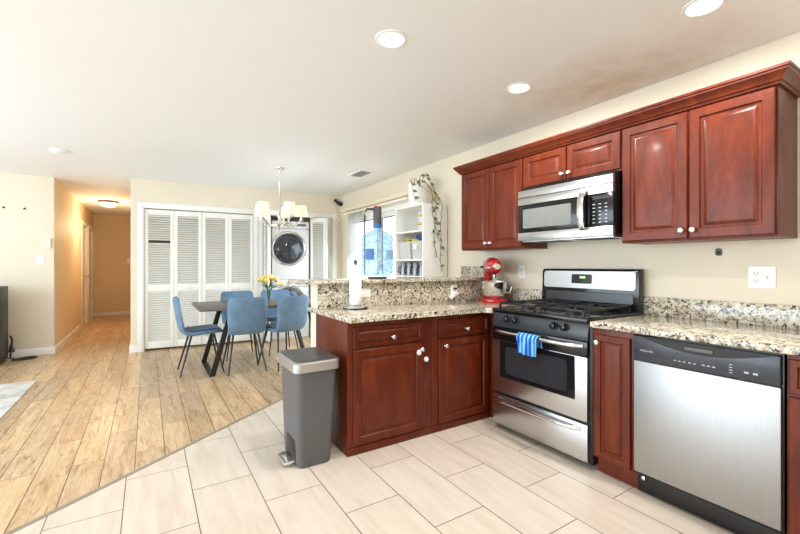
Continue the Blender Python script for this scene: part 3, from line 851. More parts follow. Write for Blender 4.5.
def make_chair(label, loc, rz):
    """faces +y locally; origin at floor under the seat centre"""
    t = thing('dining_chair', label, 'chair', loc, rz, 'blue dining chairs round the table')
    # side profile from the seat front edge back and up to the top of the backrest
    prof = [(.225, .455), (.20, .468), (.12, .470), (.02, .462), (-.08, .455), (-.145, .462), (-.185, .490), (-.205, .535), (-.220, .60), (-.235, .68), (-.250, .76), (-.263, .83), (-.268, .862)]
    def widths(i): return [.16, .195, .212, .218, .212, .205, .203, .206, .212, .216, .216, .208, .178][i]
    thick = [.012, .022, .028, .028, .028, .028, .028, .026, .024, .022, .020, .017, .008]
    def shell(i0, i1):
        m = MB(); rings = []
        for i in range(i0, i1 + 1):
            y, z = prof[i]
            a = prof[max(i - 1, 0)]; b = prof[min(i + 1, len(prof) - 1)]
            tx, tz = b[0] - a[0], b[1] - a[1]; L = math.hypot(tx, tz); nx, nz = tz / L, -tx / L   # towards sitter: up on seat, forward on back
            if nz < 0 and i < 5: nx, nz = -nx, -nz
            nx, nz = abs(nx), abs(nz)
            w, th = widths(i), thick[i]; ring = []
            back = max(0, (i - 5) / 7)
            N_ = 12
            for k in range(N_ + 1):
                u = -1 + 2 * k / N_; cv = (.035 * back + .010) * u * u; e = th * math.sqrt(max(0.0, 1 - abs(u) ** 6) + .02)
                ring.append((u * w, y + nx * (cv + e), z + nz * (cv * .4 + e)))
            for k in range(N_, -1, -1):
                u = -1 + 2 * k / N_; cv = (.035 * back + .010) * u * u; e = th * math.sqrt(max(0.0, 1 - abs(u) ** 6) + .02)
                ring.append((u * w, y + nx * (cv - e), z + nz * (cv * .4 - e)))
            rings.append(ring)
        m.loft(rings); return m
    so = obj('seat', shell(0, 5), 'bluefab', t, angle=70)
    m = MB(); rings = []
    for y, z, w in ((.19, .503, .165), (.12, .5115, .185), (.02, .5045, .188), (-.08, .4985, .182), (-.13, .503, .172)):
        rings.append([(-w, y, z - .004), (-w * .6, y, z + .002), (0, y, z + .001), (w * .6, y, z + .002), (w, y, z - .004), (w, y, z - .024), (-w, y, z - .024)])
    m.loft(rings); obj('seat_pad', m, 'seatfab', so, angle=70, label='darker slate seat pad')
    obj('backrest', shell(5, 12), 'bluefab', t, angle=70)
    for sx_ in (-1, 1):
        for (yt, yb_) in ((.13, .225), (-.10, -.215)):
            obj('leg', MB().tube([(sx_ * .135, yt, .438), (sx_ * .205, yb_, 0.0)], [.0125, .008], 10), 'blackm', t)
    return t
chair = make_chair('blue dining chair at the left head of the table seen in profile', (.515, 5.14, 0), R(-90))
dup(chair, (.955, 4.915, 0), 0, 'blue dining chair with its back to the camera beside the black table leg')
dup(chair, (1.395, 4.862, 0), R(18), 'blue dining chair with its back to the camera nearest the granite bar')
dup(chair, (1.055, 5.68, 0), R(180), 'blue dining chair on the far side of the table against the louvered doors')
dup(chair, (1.585, 5.68, 0), R(180), 'blue dining chair on the far side of the table behind the tulips')

# vase of tulips
vx, vy, vz = 1.375, 5.46, .752
v = tag(obj('glass_vase', MB().lathe([(.030, 0), (.034, .004), (.030, .05), (.034, .11), (.044, .155), (.046, .158), (.042, .154), (.031, .11), (.027, .05), (.028, .006)], seg=24), 'vase'), 'small clear glass vase of yellow tulips on the dining table', 'vase')
v.location = (vx, vy, vz)
random.seed(11)
for k in range(11):
    droop = k == 10
    a = k * 2.4; rr = .022 + .085 * math.sqrt(k / 10)
    dx, dy, dz = rr * math.cos(a), rr * math.sin(a), .305 - .055 * (rr / .09) + random.uniform(-.02, .02)
    if droop: dx, dy, dz = .125, -.055, .205
    t = thing('tulip', 'drooping yellow tulip leaning out of the right side of the vase' if droop else 'upright yellow tulip bunched in the glass vase on the dining table', 'flower', (vx, vy, vz), 0, None if droop else 'upright tulips in the vase')
    bs = Vector((math.cos(a) * .012, math.sin(a) * .012, .012)); tp = Vector((dx, dy, dz))
    mid = (bs + tp) / 2 + Vector((0, 0, .05 if droop else .02)); mid.x *= .45; mid.y *= .45
    obj('stem', MB().tube([bs, mid, tp], .003, 6), 'leaf', t)
    ax = (tp - mid).normalized()
    m = MB(); m.lathe([(.007, -.004), (.027, .008), (.034, .028), (.030, .050), (.014, .066), (.001, .067)], tp, ax, 9)
    obj('bloom', m, 'petal', t, angle=80)
    lf = MB(); lp = mid + Vector((dx * .9, dy * .9, .01)); sd = Vector((-math.sin(a), math.cos(a), 0))
    lf.loft([[p + sd * w, p + Vector((0, 0, .002)), p - sd * w, p - Vector((0, 0, .001))] for p, w in ((mid, .003), (mid * .6 + lp * .4 + Vector((0, 0, .03)), .013), (lp + Vector((0, 0, .045)), .010), (lp * 1.15 + Vector((0, 0, .045)), .001))])
    obj('leaf', lf, 'leaf', t, angle=80)

# ------------------------------------------------------------------ chandelier
cx, cy = 1.40, 5.02
t = thing('chandelier', 'five-arm chandelier with lit cream shades above the dining table', 'chandelier', (cx, cy, HC))
obj('canopy', MB().lathe([(.062, 0), (.060, -.010), (.035, -.022), (.012, -.026), (.008, -.04)], seg=28), 'nickel', t)
m = MB()
for k in range(4): m.lathe([(.008, -.042 - k * .035), (.012, -.055 - k * .035), (.008, -.068 - k * .035)], (.004 * (-1) ** k, 0, 0), seg=10)
obj('chain', m, 'nickel', t)
obj('wire', MB().tube([(.02, 0, -.02), (.045, 0, -.07), (.03, 0, -.12), (.012, 0, -.17)], .0025, 6), 'plastic', t)
obj('rod', MB().lathe([(.010, -.16), (.018, -.175), (.014, -.19), (.014, -.595), (.024, -.61), (.020, -.645), (.034, -.675), (.040, -.70), (.024, -.73), (.012, -.745), (.016, -.76), (.004, -.775)], seg=20), 'nickel', t)
rt = Vector((.8444, -.5357, 0)); fw = Vector((.5357, .8444, 0))
for k in range(5):
    a = R(168 + 72 * k); dv = rt * math.cos(a) + fw * math.sin(a); r_ = .265
    pts = []
    for i in range(13):
        f = i / 12
        pts.append(dv * (.03 + (r_ - .03) * f) + Vector((0, 0, -.690 - .035 * math.sin(f * math.pi * 1.25) + .045 * max(0, f - .75) * 4 * .6)))
    arm = obj('arm', MB().tube(pts, .009, 8), 'nickel', t)
    e = pts[-1]
    obj('candle', MB().lathe([(.030, -.005), (.030, .002), (.014, .006), (.013, .075), (.008, .078)], e, seg=16), 'nickel', arm)
    obj('shade', MB().lathe([(.083, .035), (.062, .165), (.059, .165), (.080, .035)], e + Vector((0, 0, .015)), seg=28, cap=False).loft([[e + Vector((math.cos(q) * .083, math.sin(q) * .083, .05)) for q in [i * 2 * math.pi / 28 for i in range(28)]], [e + Vector((math.cos(q) * .080, math.sin(q) * .080, .05)) for q in [i * 2 * math.pi / 28 for i in range(28)]]], cap=False), 'shade', arm)
    obj('bulb', MB().blob(e + Vector((0, 0, .105)), (.018, .018, .028), 12, 7), 'dome', arm)
    L = bpy.data.lights.new('chandelier_bulb', 'POINT'); L.energy = 0.12; L.color = (1, .85, .62); L.shadow_soft_size = .03
    lo = bpy.data.objects.new('chandelier_bulb', L); COL.objects.link(lo); lo.parent = t; lo.location = e + Vector((0, 0, .20))

# recessed ceiling lights
for x, y, lab in ((1.11, 1.835, 'round recessed ceiling light farthest left, out over the tile floor'), (2.156, 1.870, 'round recessed ceiling light near the wall above the microwave'), (2.205, .815, 'round recessed ceiling light at the top right cut by the frame edge')):
    t = thing('recessed_light', lab, 'ceiling light', (x, y, HC), 0, 'recessed kitchen lights')
    obj('trim_ring', MB().lathe([(.088, 0), (.086, -.004), (.070, -.007), (.066, -.004), (.064, 0)], seg=32), 'plastic', t)
    obj('lens', MB().lathe([(.066, -.001), (.060, -.0045), (.02, -.006)], seg=28), 'lens', t)
    L = bpy.data.lights.new('recessed_bulb', 'AREA'); L.shape = 'DISK'; L.size = .12; L.energy = 17; L.color = (1, .97, .92)
    lo = bpy.data.objects.new('recessed_bulb', L); COL.objects.link(lo); lo.parent = t; lo.location = (0, 0, -.010)

# hall light
t = thing('flush_ceiling_light', 'brass rimmed dome ceiling light glowing in the hallway', 'ceiling light', (-.625, 9.35, HC))
obj('rim', MB().lathe([(.165, 0), (.170, -.012), (.160, -.032), (.148, -.036)], seg=32), 'brass', t)
obj('dome', MB().lathe([(.150, -.030), (.140, -.060), (.105, -.090), (.05, -.108), (.005, -.112)], seg=32), 'dome', t)
obj('finial', MB().lathe([(.008, -.110), (.012, -.118), (.004, -.130)], seg=12), 'brass', t)
L = bpy.data.lights.new('hall_bulb', 'POINT'); L.energy = 25; L.color = (1, .76, .50); L.shadow_soft_size = .12
lo = bpy.data.objects.new('hall_bulb', L); COL.objects.link(lo); lo.parent = t; lo.location = (0, 0, -.50)

# smoke detector, ceiling vent
tag(obj('smoke_detector', MB().lathe([(.068, HC), (.068, HC - .012), (.060, HC - .030), (.035, HC - .036), (.01, HC - .036)], (-.798, 5.485, 0), seg=28), 'plastic', world=True), 'round white smoke detector on the living room ceiling', 'smoke detector')
t = thing('ceiling_vent', 'white rectangular air vent in the ceiling above the patio door', 'vent', (2.39, 4.735, HC))
obj('frame', MB().box(-.105, .105, -.19, -.165, -.008, 0).box(-.105, .105, .165, .19, -.008, 0).box(-.105, -.08, -.165, .165, -.008, 0).box(.08, .105, -.165, .165, -.008, 0), 'white', t)
m = MB()
for k in range(5): m.box(-.008, .008, -.165, .165, -.001, .001, 0, Matrix.Translation((-.064 + k * .032, 0, -.008)) @ Matrix.Rotation(R(-50), 4, 'Y'))
obj('slats', m, 'white', t)
obj('duct', MB().box(-.08, .08, -.165, .165, -.0015, -.0005), 'dgrey', t)

# ------------------------------------------------------------------ trash can
t = thing('trash_can', 'tall grey step trash can with steel rimmed lid at the end of the peninsula', 'trash can', (.868, 2.47, 0))
def rring(cx_, cy_, w, l, r, z, seg=6):
    pts = []
    for ax, ay, a0 in ((w / 2 - r, l / 2 - r, 0), (-w / 2 + r, l / 2 - r, 90), (-w / 2 + r, -l / 2 + r, 180), (w / 2 - r, -l / 2 + r, 270)):
        for k in range(seg + 1):
            a = R(a0 + 90 * k / seg); pts.append((cx_ + ax + r * math.cos(a), cy_ + ay + r * math.sin(a), z))
    return pts
m = MB(); m.loft([rring(.0, .015, .205, .315, .035, .0), rring(.0, .015, .212, .322, .038, .012), rring(.0, .012, .225, .335, .038, .2), rring(0, 0, .255, .365, .04, .585)])
bd = obj('body', m, 'grey', t)
m = MB(); m.loft([rring(0, 0, .272, .388, .042, .583), rring(-.004, 0, .292, .408, .045, .590), rring(-.004, 0, .292, .408, .045, .640), rring(0, 0, .270, .386, .042, .648)])
rim = obj('lid_rim', m, 'steel_x', t)
m = MB(); m.loft([rring(0, 0, .268, .384, .042, .646), rring(0, 0, .262, .378, .042, .654), rring(0, 0, .20, .31, .04, .657)])
obj('lid', m, 'dgrey', t, label='dark flat lid inside the steel rim')
m = MB().box(-.113, -.098, -.085, .085, .025, .155, .004)
obj('pedal_recess', m, 'blackm', bd)
m = MB().tube([(-.098, -.075, .030), (-.150, -.078, .022), (-.168, -.070, .020), (-.168, .070, .020), (-.150, .078, .022), (-.098, .075, .030)], .008, 8)
m.box(-.158, -.11, -.078, .078, .026, .032, .002)
obj('pedal', m, 'chrome', t)

# ------------------------------------------------------------------ things on the peninsula
CT = .892
t = thing('paper_towel_holder', 'chrome paper towel holder standing on the left of the peninsula worktop', 'paper towel holder', (1.335, 2.735, CT))
obj('base', MB().lathe([(.092, .008), (.093, .012), (.088, .022), (.060, .026), (.02, .027)], seg=36), 'chrome', t)
obj('foot_ring', MB().lathe([(.090, 0), (.097, .002), (.097, .008), (.09, .009)], seg=36), 'blackm', t)
obj('rod', MB().lathe([(.008, .026), (.008, .335), (.014, .342), (.014, .362), (.006, .372)], seg=16), 'dgrey', t)
r_ = tag(obj('paper_towel_roll', MB().lathe([(.016, .003), (.044, .003), (.046, .006), (.046, .300), (.044, .303), (.016, .303), (.016, .003)], seg=36, cap=False), 'paper'), 'narrow white paper towel roll on the chrome holder', 'paper towel')
r_.location = (1.335, 2.735, CT + .026)

# plates and outlets
def plate(name, label, cat, o, U, Wd, w, h, kind, mat='plastic', group=None):
    t = thing(name, label, cat, o, 0, group); U = Vector(U); Wd = Vector(Wd); z = Vector((0, 0, 1))
    p = obj('plate', MB().rect_round((0, 0, 0), U, z, Wd, w, h, .006, .006, bev=.002), mat, t)
    ks = kind.split('+')
    for i, k in enumerate(ks):
        off = U * ((i - (len(ks) - 1) / 2) * .046)
        if k == 'outlet':
            for s_ in (-1, 1):
                f = obj('socket', MB().rect_round(off + z * s_ * .020 + Wd * .006, U, z, Wd, .030, .028, .012, .002), 'white', p)
                m = MB()
                for dx in (-.007, .007): m.rect_round(off + z * (s_ * .020 + .003) + U * dx + Wd * .008, U, z, Wd, .003, .009, .001, .0006)
                m.rect_round(off + z * (s_ * .020 - .008) + Wd * .008, U, z, Wd, .005, .005, .002, .0006)
                obj('slots', m, 'blackm', f)
        elif k == 'switch':
            f = obj('toggle_slot', MB().rect_round(off + Wd * .006, U, z, Wd, .011, .025, .002, .001), 'ivory', p)
            obj('toggle', MB().box(-.004, .004, -.004, .004, 0, .016, 0, Matrix.Translation(off + Wd * .006) @ Wd.to_track_quat('Z', 'Y').to_matrix().to_4x4() @ Matrix.Rotation(R(25), 4, 'X')), 'plastic', f)
    return t
plate('wall_outlet', 'white outlet plate on the cream wall between mixer and range', 'outlet', (XW - .0001, 2.460, 1.162), (0, -1, 0), nX, .075, .120, 'outlet')
plate('wall_outlet', 'white double plate with outlet and switch below the right wall cabinet', 'outlet', (XW - .0001, .787, 1.155), (0, -1, 0), nX, .118, .122, 'outlet+switch')
plate('wall_outlet', 'white outlet plate half hidden behind the paper towel roll', 'outlet', (1.485, 2.886, .998), (1, 0, 0), nY, .115, .072, 'switch')
oc = plate('wall_outlet', 'white outlet plate on the granite backsplash with chargers plugged in', 'outlet', (2.428, 2.886, .990), (1, 0, 0), nY, .078, .100, 'outlet')
t = thing('charger', 'white plug-in charger hanging from the backsplash outlet', 'charger', (2.428, 2.876, .955))
mt = Matrix.Translation((-.03, -.018, -.012)) @ Matrix.Rotation(R(-38), 4, 'Y')
obj('block', MB().box(-.045, .045, -.016, .016, -.018, .018, .006, mt), 'plastic', t)
obj('usb_plug', MB().box(-.014, .018, -.022, -.0005, .042, .058, .002), 'blackm', t)
obj('plug', MB().box(.012, .046, -.010, -.0005, -.014, .018, .004), 'plastic', t)
m = MB(); m.tube([(.048, -.006, -.012), (.075, -.03, -.045), (.11, -.05, -.0595), (.135, -.055, -.0595), (.155, -.085, -.0595), (.14, -.13, -.0595)], .003, 6)
obj('cord', m, 'blackm', t, label='thin black cord')

# stand mixer
def mixer():
    t = thing('stand_mixer', 'red stand mixer with steel bowl in the corner beside the range', 'mixer', (2.652, 2.612, CT), R(-122))
    k = 1.04
    def rr_(cx_, w, l, r, z): return [(x * k, y * k, z * k) for x, y, z in rring(cx_, 0, l, w, r, z)]
    bs = MB(); bs.loft([rr_(.0, .215, .34, .10, 0), rr_(0, .222, .347, .105, .010), rr_(0, .214, .338, .10, .028), rr_(0, .17, .29, .08, .036)])
    obj('base', bs, 'red', t)
    cm = MB(); cm.loft([rr_(-.095, .13, .14, .05, .030), rr_(-.10, .105, .115, .045, .10), rr_(-.10, .098, .110, .045, .20), rr_(-.09, .11, .13, .045, .262)])
    obj('column', cm, 'red', t)
    hd = MB(); rings = []
    for x, r_, zc in ((-.185, .012, .300), (-.180, .040, .302), (-.155, .064, .305), (-.09, .075, .310), (.0, .076, .312), (.08, .070, .310), (.135, .060, .307), (.160, .050, .306), (.165, .030, .306)):
        rings.append([(x * k, math.cos(q) * r_ * .86 * k, (zc + math.sin(q) * r_) * k) for q in [i * 2 * math.pi / 24 for i in range(24)]])
    hd.loft(rings); h = obj('head', hd, 'red', t)
    bn = MB(); bn.loft([[(x * k, math.cos(q) * (.0665 - max(0, x - .0) * .07) * k * 1.0, (.300 + s_ + 0) * k) for s_, q in ((-.006, 0), (.006, 0))] for x in (-.14, 0, .1)], cap=False)
    bn.bm.free(); bn = MB()
    for sg in (-1, 1):
        bn.loft([[(x * k, sg * (y + e) * k, (.298 + z) * k) for e, z in ((0, -.007), (.003, -.007), (.003, .007), (0, .007))] for x, y in ((-.15, .0535), (-.09, .0640), (0, .0650), (.08, .0600), (.135, .0505))])
    obj('trim_band', bn, 'chrome', h)
    obj('hub_cap', MB().lathe([(.030 * k, 0), (.030 * k, .012), (.022 * k, .020), (.006, .021)], (.163 * k, 0, .309 * k), (1, 0, 0), 24), 'chrome', h)
    obj('attachment_shaft', MB().lathe([(.022 * k, .238 * k), (.018 * k, .20 * k), (.012 * k, .17 * k)], (.085 * k, 0, 0), seg=16), 'chrome', h)
    bw = MB().lathe([(.060, .030), (.070, .036), (.088, .06), (.103, .10), (.110, .16), (.112, .176), (.115, .180), (.109, .180), (.106, .16), (.098, .10), (.082, .06), (.05, .042)], seg=36)
    bmesh.ops.transform(bw.bm, matrix=Matrix.Translation((.065 * k, 0, 0)) @ Matrix.Scale(k, 4), verts=bw.bm.verts)
    bl = obj('bowl', bw, 'chrome', t)
    hn = MB().tube([((.065) * k, .108 * k, .165 * k), (.065 * k, .145 * k, .160 * k), (.065 * k, .150 * k, .12 * k), (.065 * k, .135 * k, .085 * k), (.065 * k, .095 * k, .080 * k)], .007, 8)
    obj('bowl_handle', hn, 'chrome', bl)
    obj('speed_knob', MB().lathe([(.010, 0), (.012, .012), (.007, .02)], (-.10 * k, -.0635 * k, .302 * k), (0, -1, 0), 14), 'blackm', h)
    obj('lock_knob', MB().lathe([(.009, 0), (.013, .010), (.013, .02), (.006, .024)], (-.10 * k, .05 * k, .16 * k), (0, 1, 0), 14), 'red', t)
    obj('power_cord', MB().tube([(-.15 * k, .04 * k, .02), (-.19, .08, .004), (-.08, .15, .004), (.0, .165, .004)], .004, 6), 'blackm', t)
    return t
mixer()

# water bottle on its stand
BX, BY, BZ = 1.706, 3.06, 1.105
t = thing('bottle_stand', 'low black and white turntable under the water bottle on the bar ledge', 'stand', (BX, BY, BZ))
obj('base', MB().lathe([(.085, 0), (.085, .014), (.07, .018)], seg=32), 'blackm', t)
obj('tray', MB().lathe([(.150, .018), (.152, .022), (.152, .027), (.148, .029)], seg=40), 'plastic', t)
t = thing('water_bottle', 'large blue water jug with electric pump on the bar ledge', 'water jug', (BX, BY, BZ + .029))
pr = [(.060, .006), (.110, 0), (.132, .010), (.139, .035)]
for z in (.07, .115, .245, .29): pr += [(.140, z - .018), (.1345, z - .006), (.1345, z + .006), (.140, z + .018)]
pr += [(.139, .325), (.128, .352), (.095, .374), (.055, .390), (.036, .402), (.030, .42), (.030, .440)]
obj('bottle', MB().lathe(pr, seg=48), 'bottle', t, angle=50)
def curved(a0, a1, z0, z1, r0, r1):
    m = MB(); ring = lambda a: [(r0 * math.cos(a), r0 * math.sin(a), z0), (r1 * math.cos(a), r1 * math.sin(a), z0), (r1 * math.cos(a), r1 * math.sin(a), z1), (r0 * math.cos(a), r0 * math.sin(a), z1)]
    m.loft([ring(R(a0 + (a1 - a0) * k / 10)) for k in range(11)]); return m
obj('front_label', curved(196, 230, .135, .228, .1405, .1412), 'label', t)
obj('side_label', curved(272, 318, .140, .220, .1405, .1412), 'label2', t)
obj('neck_ring', MB().lathe([(.034, .415), (.038, .418), (.038, .452), (.034, .455)], seg=28), 'label', t)
pm = obj('pump', MB().lathe([(.036, .440), (.037, .452), (.036, .585), (.034, .598), (.01, .602)], seg=28), 'dgrey', t)
obj('pump_button', MB().lathe([(.030, .599), (.028, .609), (.01, .611)], seg=24), 'red', pm)
obj('spout', MB().tube([Vector((0, 0, .575)), Vector((-.05, .02, .582)), Vector((-.085, .035, .580)), Vector((-.098, .040, .560))], [.012, .010, .009, .009], 10), 'dgrey', pm)
obj('tube', MB().tube([(0, 0, .44), (.005, -.01, .35), (.012, -.02, .25), (.0, 0, .06)], .004, 6), 'plastic', pm)

# ------------------------------------------------------------------ white cube shelf beyond the bar
SX0, SX1, SY0, SY1, ST = 2.527, XW - .012, 3.516, 4.10, 1.905
t = thing('shelf_unit', 'tall white open shelf against the wall beside the patio door', 'shelf', ((SX0 + SX1) / 2, (SY0 + SY1) / 2, 0))
pt = .022
obj('side_panel', MB().box(SX0, SX1, SY0, SY0 + pt, 0, ST, .002), 'white', t, True)
obj('side_panel', MB().box(SX0, SX1, SY1 - pt, SY1, 0, ST, .002), 'white', t, True)
obj('top_panel', MB().box(SX0, SX1, SY0 + pt, SY1 - pt, ST - pt, ST, .002), 'white', t, True)
obj('back_panel', MB().box(SX1 - .006, SX1, SY0 + pt, SY1 - pt, .05, ST - pt), 'white', t, True)
SH = (1.595, 1.272, 1.085, .76, .43, .05)
for z in SH: obj('shelf', MB().box(SX0 + .002, SX1 - .006, SY0 + pt, SY1 - pt, z, z + .02, .001), 'white', t, True)
# contents
rk = MB(); y_in = SY0 + pt
rk.box(2.56, 2.80, y_in + .004, y_in + .024, 1.616, 1.80, .003).box(2.56, 2.80, y_in + .024, y_in + .16, 1.680, 1.698, .003).box(2.56, 2.80, y_in + .024, y_in + .15, 1.775, 1.793, .003)
tag(obj('desk_rack', rk, 'yellow', world=True), 'yellow two-tier rack on the upper compartment of the white shelf', 'rack')
def canvas_bin(label, y0, y1):
    t = thing('storage_bin', label, 'bin', (2.67, (y0 + y1) / 2, SH[1] + .02), 0, 'grey bins on the white shelf')
    w = y1 - y0; m = MB()
    o_ = lambda z, e, f: rring(0, 0, .24 + f - e, w - .012 + f * .5 - e, .025, z)
    m.loft([o_(0, 0, -.03), o_(.2, 0, 0), o_(.205, .004, 0), o_(.2, .012, 0), o_(.012, .012, -.03)])
    obj('basket', m, 'bin', t); return t
canvas_bin('pale grey bin on the left of the middle compartment of the white shelf', 3.815, 4.065)
b2 = canvas_bin('pale grey bin on the right of the middle compartment with a white tag', 3.585, 3.80)
obj('tag', MB().box(-.128, -.124, -.03, .03, .11, .165), 'paper', b2)
m = MB(); mt = Matrix.Translation((2.60, 3.85, SH[1] + .236)) @ Matrix.Rotation(R(5), 4, 'X')
m.box(-.014, .014, -.145, .145, -.012, .022, .003, mt)
lv = tag(obj('spirit_level', m, 'yellow', world=True), 'yellow and black spirit level lying across the grey bins on the white shelf', 'level')
m = MB(); m.box(-.0155, .0155, -.03, .03, -.002, .014, 0, mt).box(-.0155, .0155, .09, .12, -.002, .014, 0, mt)
q = obj('vial_window', m, 'blackm'); q.data.transform(Matrix.Translation(-lv.location)); q.parent = lv
tag(obj('storage_box', MB().box(2.60, 2.72, 3.62, 3.76, SH[1] + .227, SH[1] + .300, .006), 'navy', world=True), 'small navy box on top of the tagged grey bin', 'box')
for k in range(4):
    y = 3.605 + .125 * k
    t = thing('tumbler', ('steel tumbler upside down at the right end of the cup row on the white shelf', 'steel tumbler upside down second from the right in the cup row', 'steel tumbler upside down second from the left in the cup row', 'steel tumbler upside down at the left end of the cup row on the white shelf')[k], 'cup', (2.585, y, SH[2] + .02), 0, 'steel tumblers on the white shelf')
    obj('cup', MB().lathe([(.054, 0), (.055, .004), (.042, .140), (.039, .147), (.01, .148)], seg=24), 'steel_cup', t)
    obj('handle', MB().tube([(-.050, -.002, .03), (-.080, -.002, .035), (-.078, -.002, .09), (-.045, -.002, .10)], .006, 8), 'blackm', t)

# trailing plant
PXX, PYY = 2.655, 3.80
t = thing('potted_vine', 'sparse trailing vine in a white pot on top of the white shelf', 'plant', (PXX, PYY, ST))
obj('pot', MB().lathe([(.100, 0), (.106, .008), (.114, .245), (.116, .262), (.108, .262), (.104, .22), (.05, .21)], seg=36), 'plastic', t)
obj('soil', MB().lathe([(.104, .218), (.10, .226), (.03, .230)], seg=24), 'dryleaf', t)
random.seed(5)
sy = SY0 - PYY
def vine(pts, leaves, r=.0035):
    vo = obj('vine', MB().tube(pts, r, 6), 'vine', t)
    for i, size, mat in leaves:
        p = Vector(pts[i]); a = random.uniform(0, 6.28)
        dn = Vector((math.cos(a) * .6, -abs(math.sin(a)) * .5 - .2, random.uniform(-.9, .2))).normalized()
        sd = dn.cross(Vector((.3, 1, .2))).normalized(); nn = dn.cross(sd)
        m = MB(); m.loft([[p + dn * l * size * .85 + sd * w * size * .8, p + dn * l * size + nn * .004, p + dn * l * size * .85 - sd * w * size * .8, p + dn * l * size - nn * .001] for l, w in ((0, .03), (.25, .28), (.55, .32), (.85, .14), (1.05, .01))])
        obj('leaf', m, mat, vo, angle=80)
def wob(pts, n=7, amp=.010):
    pts = [(x - .05, y, z) for x, y, z in pts]
    out = []
    for a, b in zip(pts, pts[1:]):
        for k in range(n):
            f = k / n; p = Vector(a).lerp(Vector(b), f)
            out.append(p + Vector((random.uniform(-amp, amp), random.uniform(-amp * .6, amp * .3), random.uniform(-amp, amp))))
    return out + [Vector(pts[-1])]
G, D = 'leaf', 'dryleaf'
p = wob([(0, -.02, .2), (.02, -.08, .30), (.06, -.16, .25), (.07, sy - .030, .06), (.075, sy - .022, -.15), (.06, sy - .022, -.35), (.065, sy - .02, -.50), (.10, sy - .02, -.60)])
vine(p, [(20, .075, G), (23, .06, D), (24, .07, G), (26, .07, D), (28, .08, G), (30, .075, G), (33, .06, G), (38, .05, D), (44, .05, D)])
p = wob([(.02, 0, .2), (.09, -.07, .29), (.145, -.18, .16), (.155, sy - .03, .0), (.150, sy - .022, -.25), (.155, sy - .022, -.45), (.145, sy - .02, -.62), (.155, sy - .02, -.75)])
vine(p, [(16, .06, D), (30, .07, D), (33, .08, D), (36, .07, G), (40, .06, D), (46, .05, D)])
p = wob([(-.03, -.01, .2), (-.06, -.10, .30), (-.02, -.15, .22), (.03, sy - .03, .08), (.035, sy - .022, -.12), (.10, sy - .02, -.33), (.135, sy - .02, -.42)])
vine(p, [(9, .07, G), (13, .06, G), (22, .075, D), (25, .07, G), (29, .07, D), (35, .06, G)])
p = wob([(.03, -.03, .2), (.06, -.05, .36), (.13, -.12, .31), (.15, -.20, .14), (.15, sy - .03, .03)])
vine(p, [(7, .06, G), (12, .07, D), (16, .06, G), (20, .06, G), (26, .07, D)])
p = wob([(-.02, .0, .2), (-.09, -.06, .29), (-.10, -.12, .16), (-.07, -.125, .04)])
vine(p, [(10, .06, D), (14, .06, G), (19, .07, G)])
p = wob([(.01, .03, .2), (.04, -.02, .27), (.12, .0, .33), (.15, -.05, .40)])
vine(p, [(12, .06, D), (16, .06, G), (20, .08, G)])

# ------------------------------------------------------------------ small wall items and the living room edge
plate('light_switch', 'white light switch plate on the living room wall left of the hall', 'switch', (-1.235, YLIV - .0001, 1.302), (1, 0, 0), nY, .085, .125, 'switch')
t = thing('thermostat', 'small ivory thermostat above the light switch by the hall corner', 'thermostat', (-1.165, YLIV, 1.525))
obj('case', MB().rect_round((0, 0, 0), (1, 0, 0), (0, 0, 1), nY, .085, .125, .01, .026, bev=.004), 'ivory', t)
obj('screen', MB().rect_round((0, -.026, .02), (1, 0, 0), (0, 0, 1), nY, .05, .05, .004, .001), 'ivory', t)
plate('light_switch', 'ivory light switch plate on the hallway left wall', 'switch', (XH + .0001, 7.45, 1.31), (0, 1, 0), (1, 0, 0), .075, .12, 'switch', 'ivory')
plate('light_switch', 'white light switch plate on the hallway end wall', 'switch', (-.385, YHE - .0001, 1.33), (1, 0, 0), nY, .085, .125, 'switch')
for x, lab in ((-1.60, 'small black wall screw nearest the left edge on the living room wall'), (-1.395, 'small black wall screw midway between left edge and hall corner')):
    tag(obj('wall_screw', MB().lathe([(.012, 0), (.013, .008), (.006, .016)], (x, YLIV, 1.985), nY, 12), 'blackm', world=True), lab, 'screw')
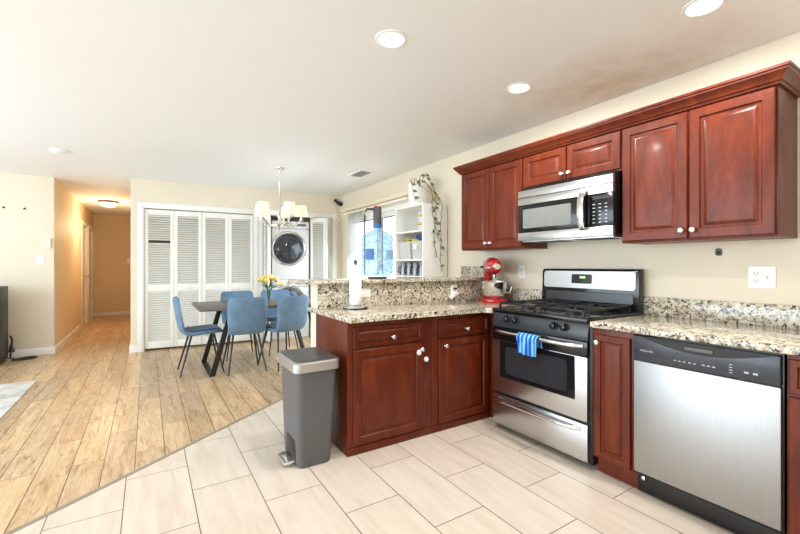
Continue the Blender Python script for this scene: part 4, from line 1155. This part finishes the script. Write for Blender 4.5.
# dark cabinet at the left edge with its cable
t = thing('media_cabinet', 'black media cabinet cut off at the left edge of the photo', 'cabinet', (-1.90, 6.80, 0))
obj('carcass', MB().box(-2.26, -1.508, 6.60, 7.0, .03, .960, .006), 'blackm', t, True)
obj('plinth', MB().box(-2.24, -1.53, 6.63, 6.98, 0, .03), 'black', t, True)
for k in range(2):
    p = obj('door', MB().box(-2.25 + k * .372, -1.89 + k * .372, 6.588, 6.60, .05, .94, .003), 'black', t, True)
    obj('knob', MB().lathe([(.008, 0), (.012, .012), (.006, .02)], (-1.915 + k * .06, 6.588, .55), nY, 12), 'dgrey', p, True)
m = MB(); m.tube([(-1.50, 7.05, .31), (-1.485, 7.07, .25), (-1.49, 7.05, .13), (-1.49, 7.0, .03), (-1.44, 6.99, .008), (-1.36, 7.06, .008), (-1.28, 7.08, .008), (-1.24, 7.03, .008), (-1.27, 6.96, .008), (-1.36, 6.95, .008), (-1.46, 6.93, .008)], .011, 8)
m.tube([(-1.49, 7.05, .20), (-1.488, 7.05, .10)], [.012, .035], 10)
tag(obj('power_cable', m, 'blackm', world=True), 'black power cable looping on the floor beside the black cabinet', 'cable')
# rug
m = MB(); m.box(-3.4, -.985, 3.2, 5.60, 0, .010, .003)
tag(obj('area_rug', m, 'rug', world=True), 'pale grey patterned area rug on the wood floor at left', 'rug')
m = MB()

# camera in the corner above the laundry closet, and the key holder on the kitchen wall
u_, v_ = Vector((math.cos(A), math.sin(A), 0)), Vector((-math.sin(A), math.cos(A), 0))
c0 = B0 + u_ * 3.035
t = thing('security_camera', 'small black security camera high in the corner right of the laundry closet', 'camera', c0 + Vector((0, 0, 2.30)))
obj('mount', MB().lathe([(.028, 0), (.028, .012), (.012, .02), (.010, .06)], (0, 0, .02), -v_, 16), 'blackm', t)
obj('head', MB().lathe([(.022, -.04), (.034, -.03), (.036, .03), (.030, .04)], Vector((.01, 0, -.005)) - v_ * .085, Vector((.2, -1, -.45)), 18), 'black', t)
obj('eye', MB().blob(Vector((-.055, 0, .05)) - v_ * .05, .032, 14, 8), 'black', t)
obj('cord', MB().tube([Vector((-.03, 0, .03)) - v_ * .005, Vector((-.04, 0, -.10)) - v_ * .005, Vector((0, 0, -.20)) - v_ * .005, Vector((.02, 0, -.28)) - v_ * .006], .004, 6), 'plastic', t)
obj('clip', MB().box(.0, .03, -.012, -.002, -.31, -.26, .003), 'plastic', t)
t = thing('wall_hook', 'small dark arched hook stuck on the wall under the right wall cabinet', 'hook', (XW, .985, 1.300))
obj('backplate', MB().rect_round((0, 0, 0), (0, 1, 0), (0, 0, 1), nX, .034, .044, .012, .006, bev=.001), 'dgrey', t)
obj('hook', MB().tube([(-.006, 0, .005), (-.020, 0, -.004), (-.026, 0, -.012), (-.024, 0, .0)], .004, 8), 'blackm', t)
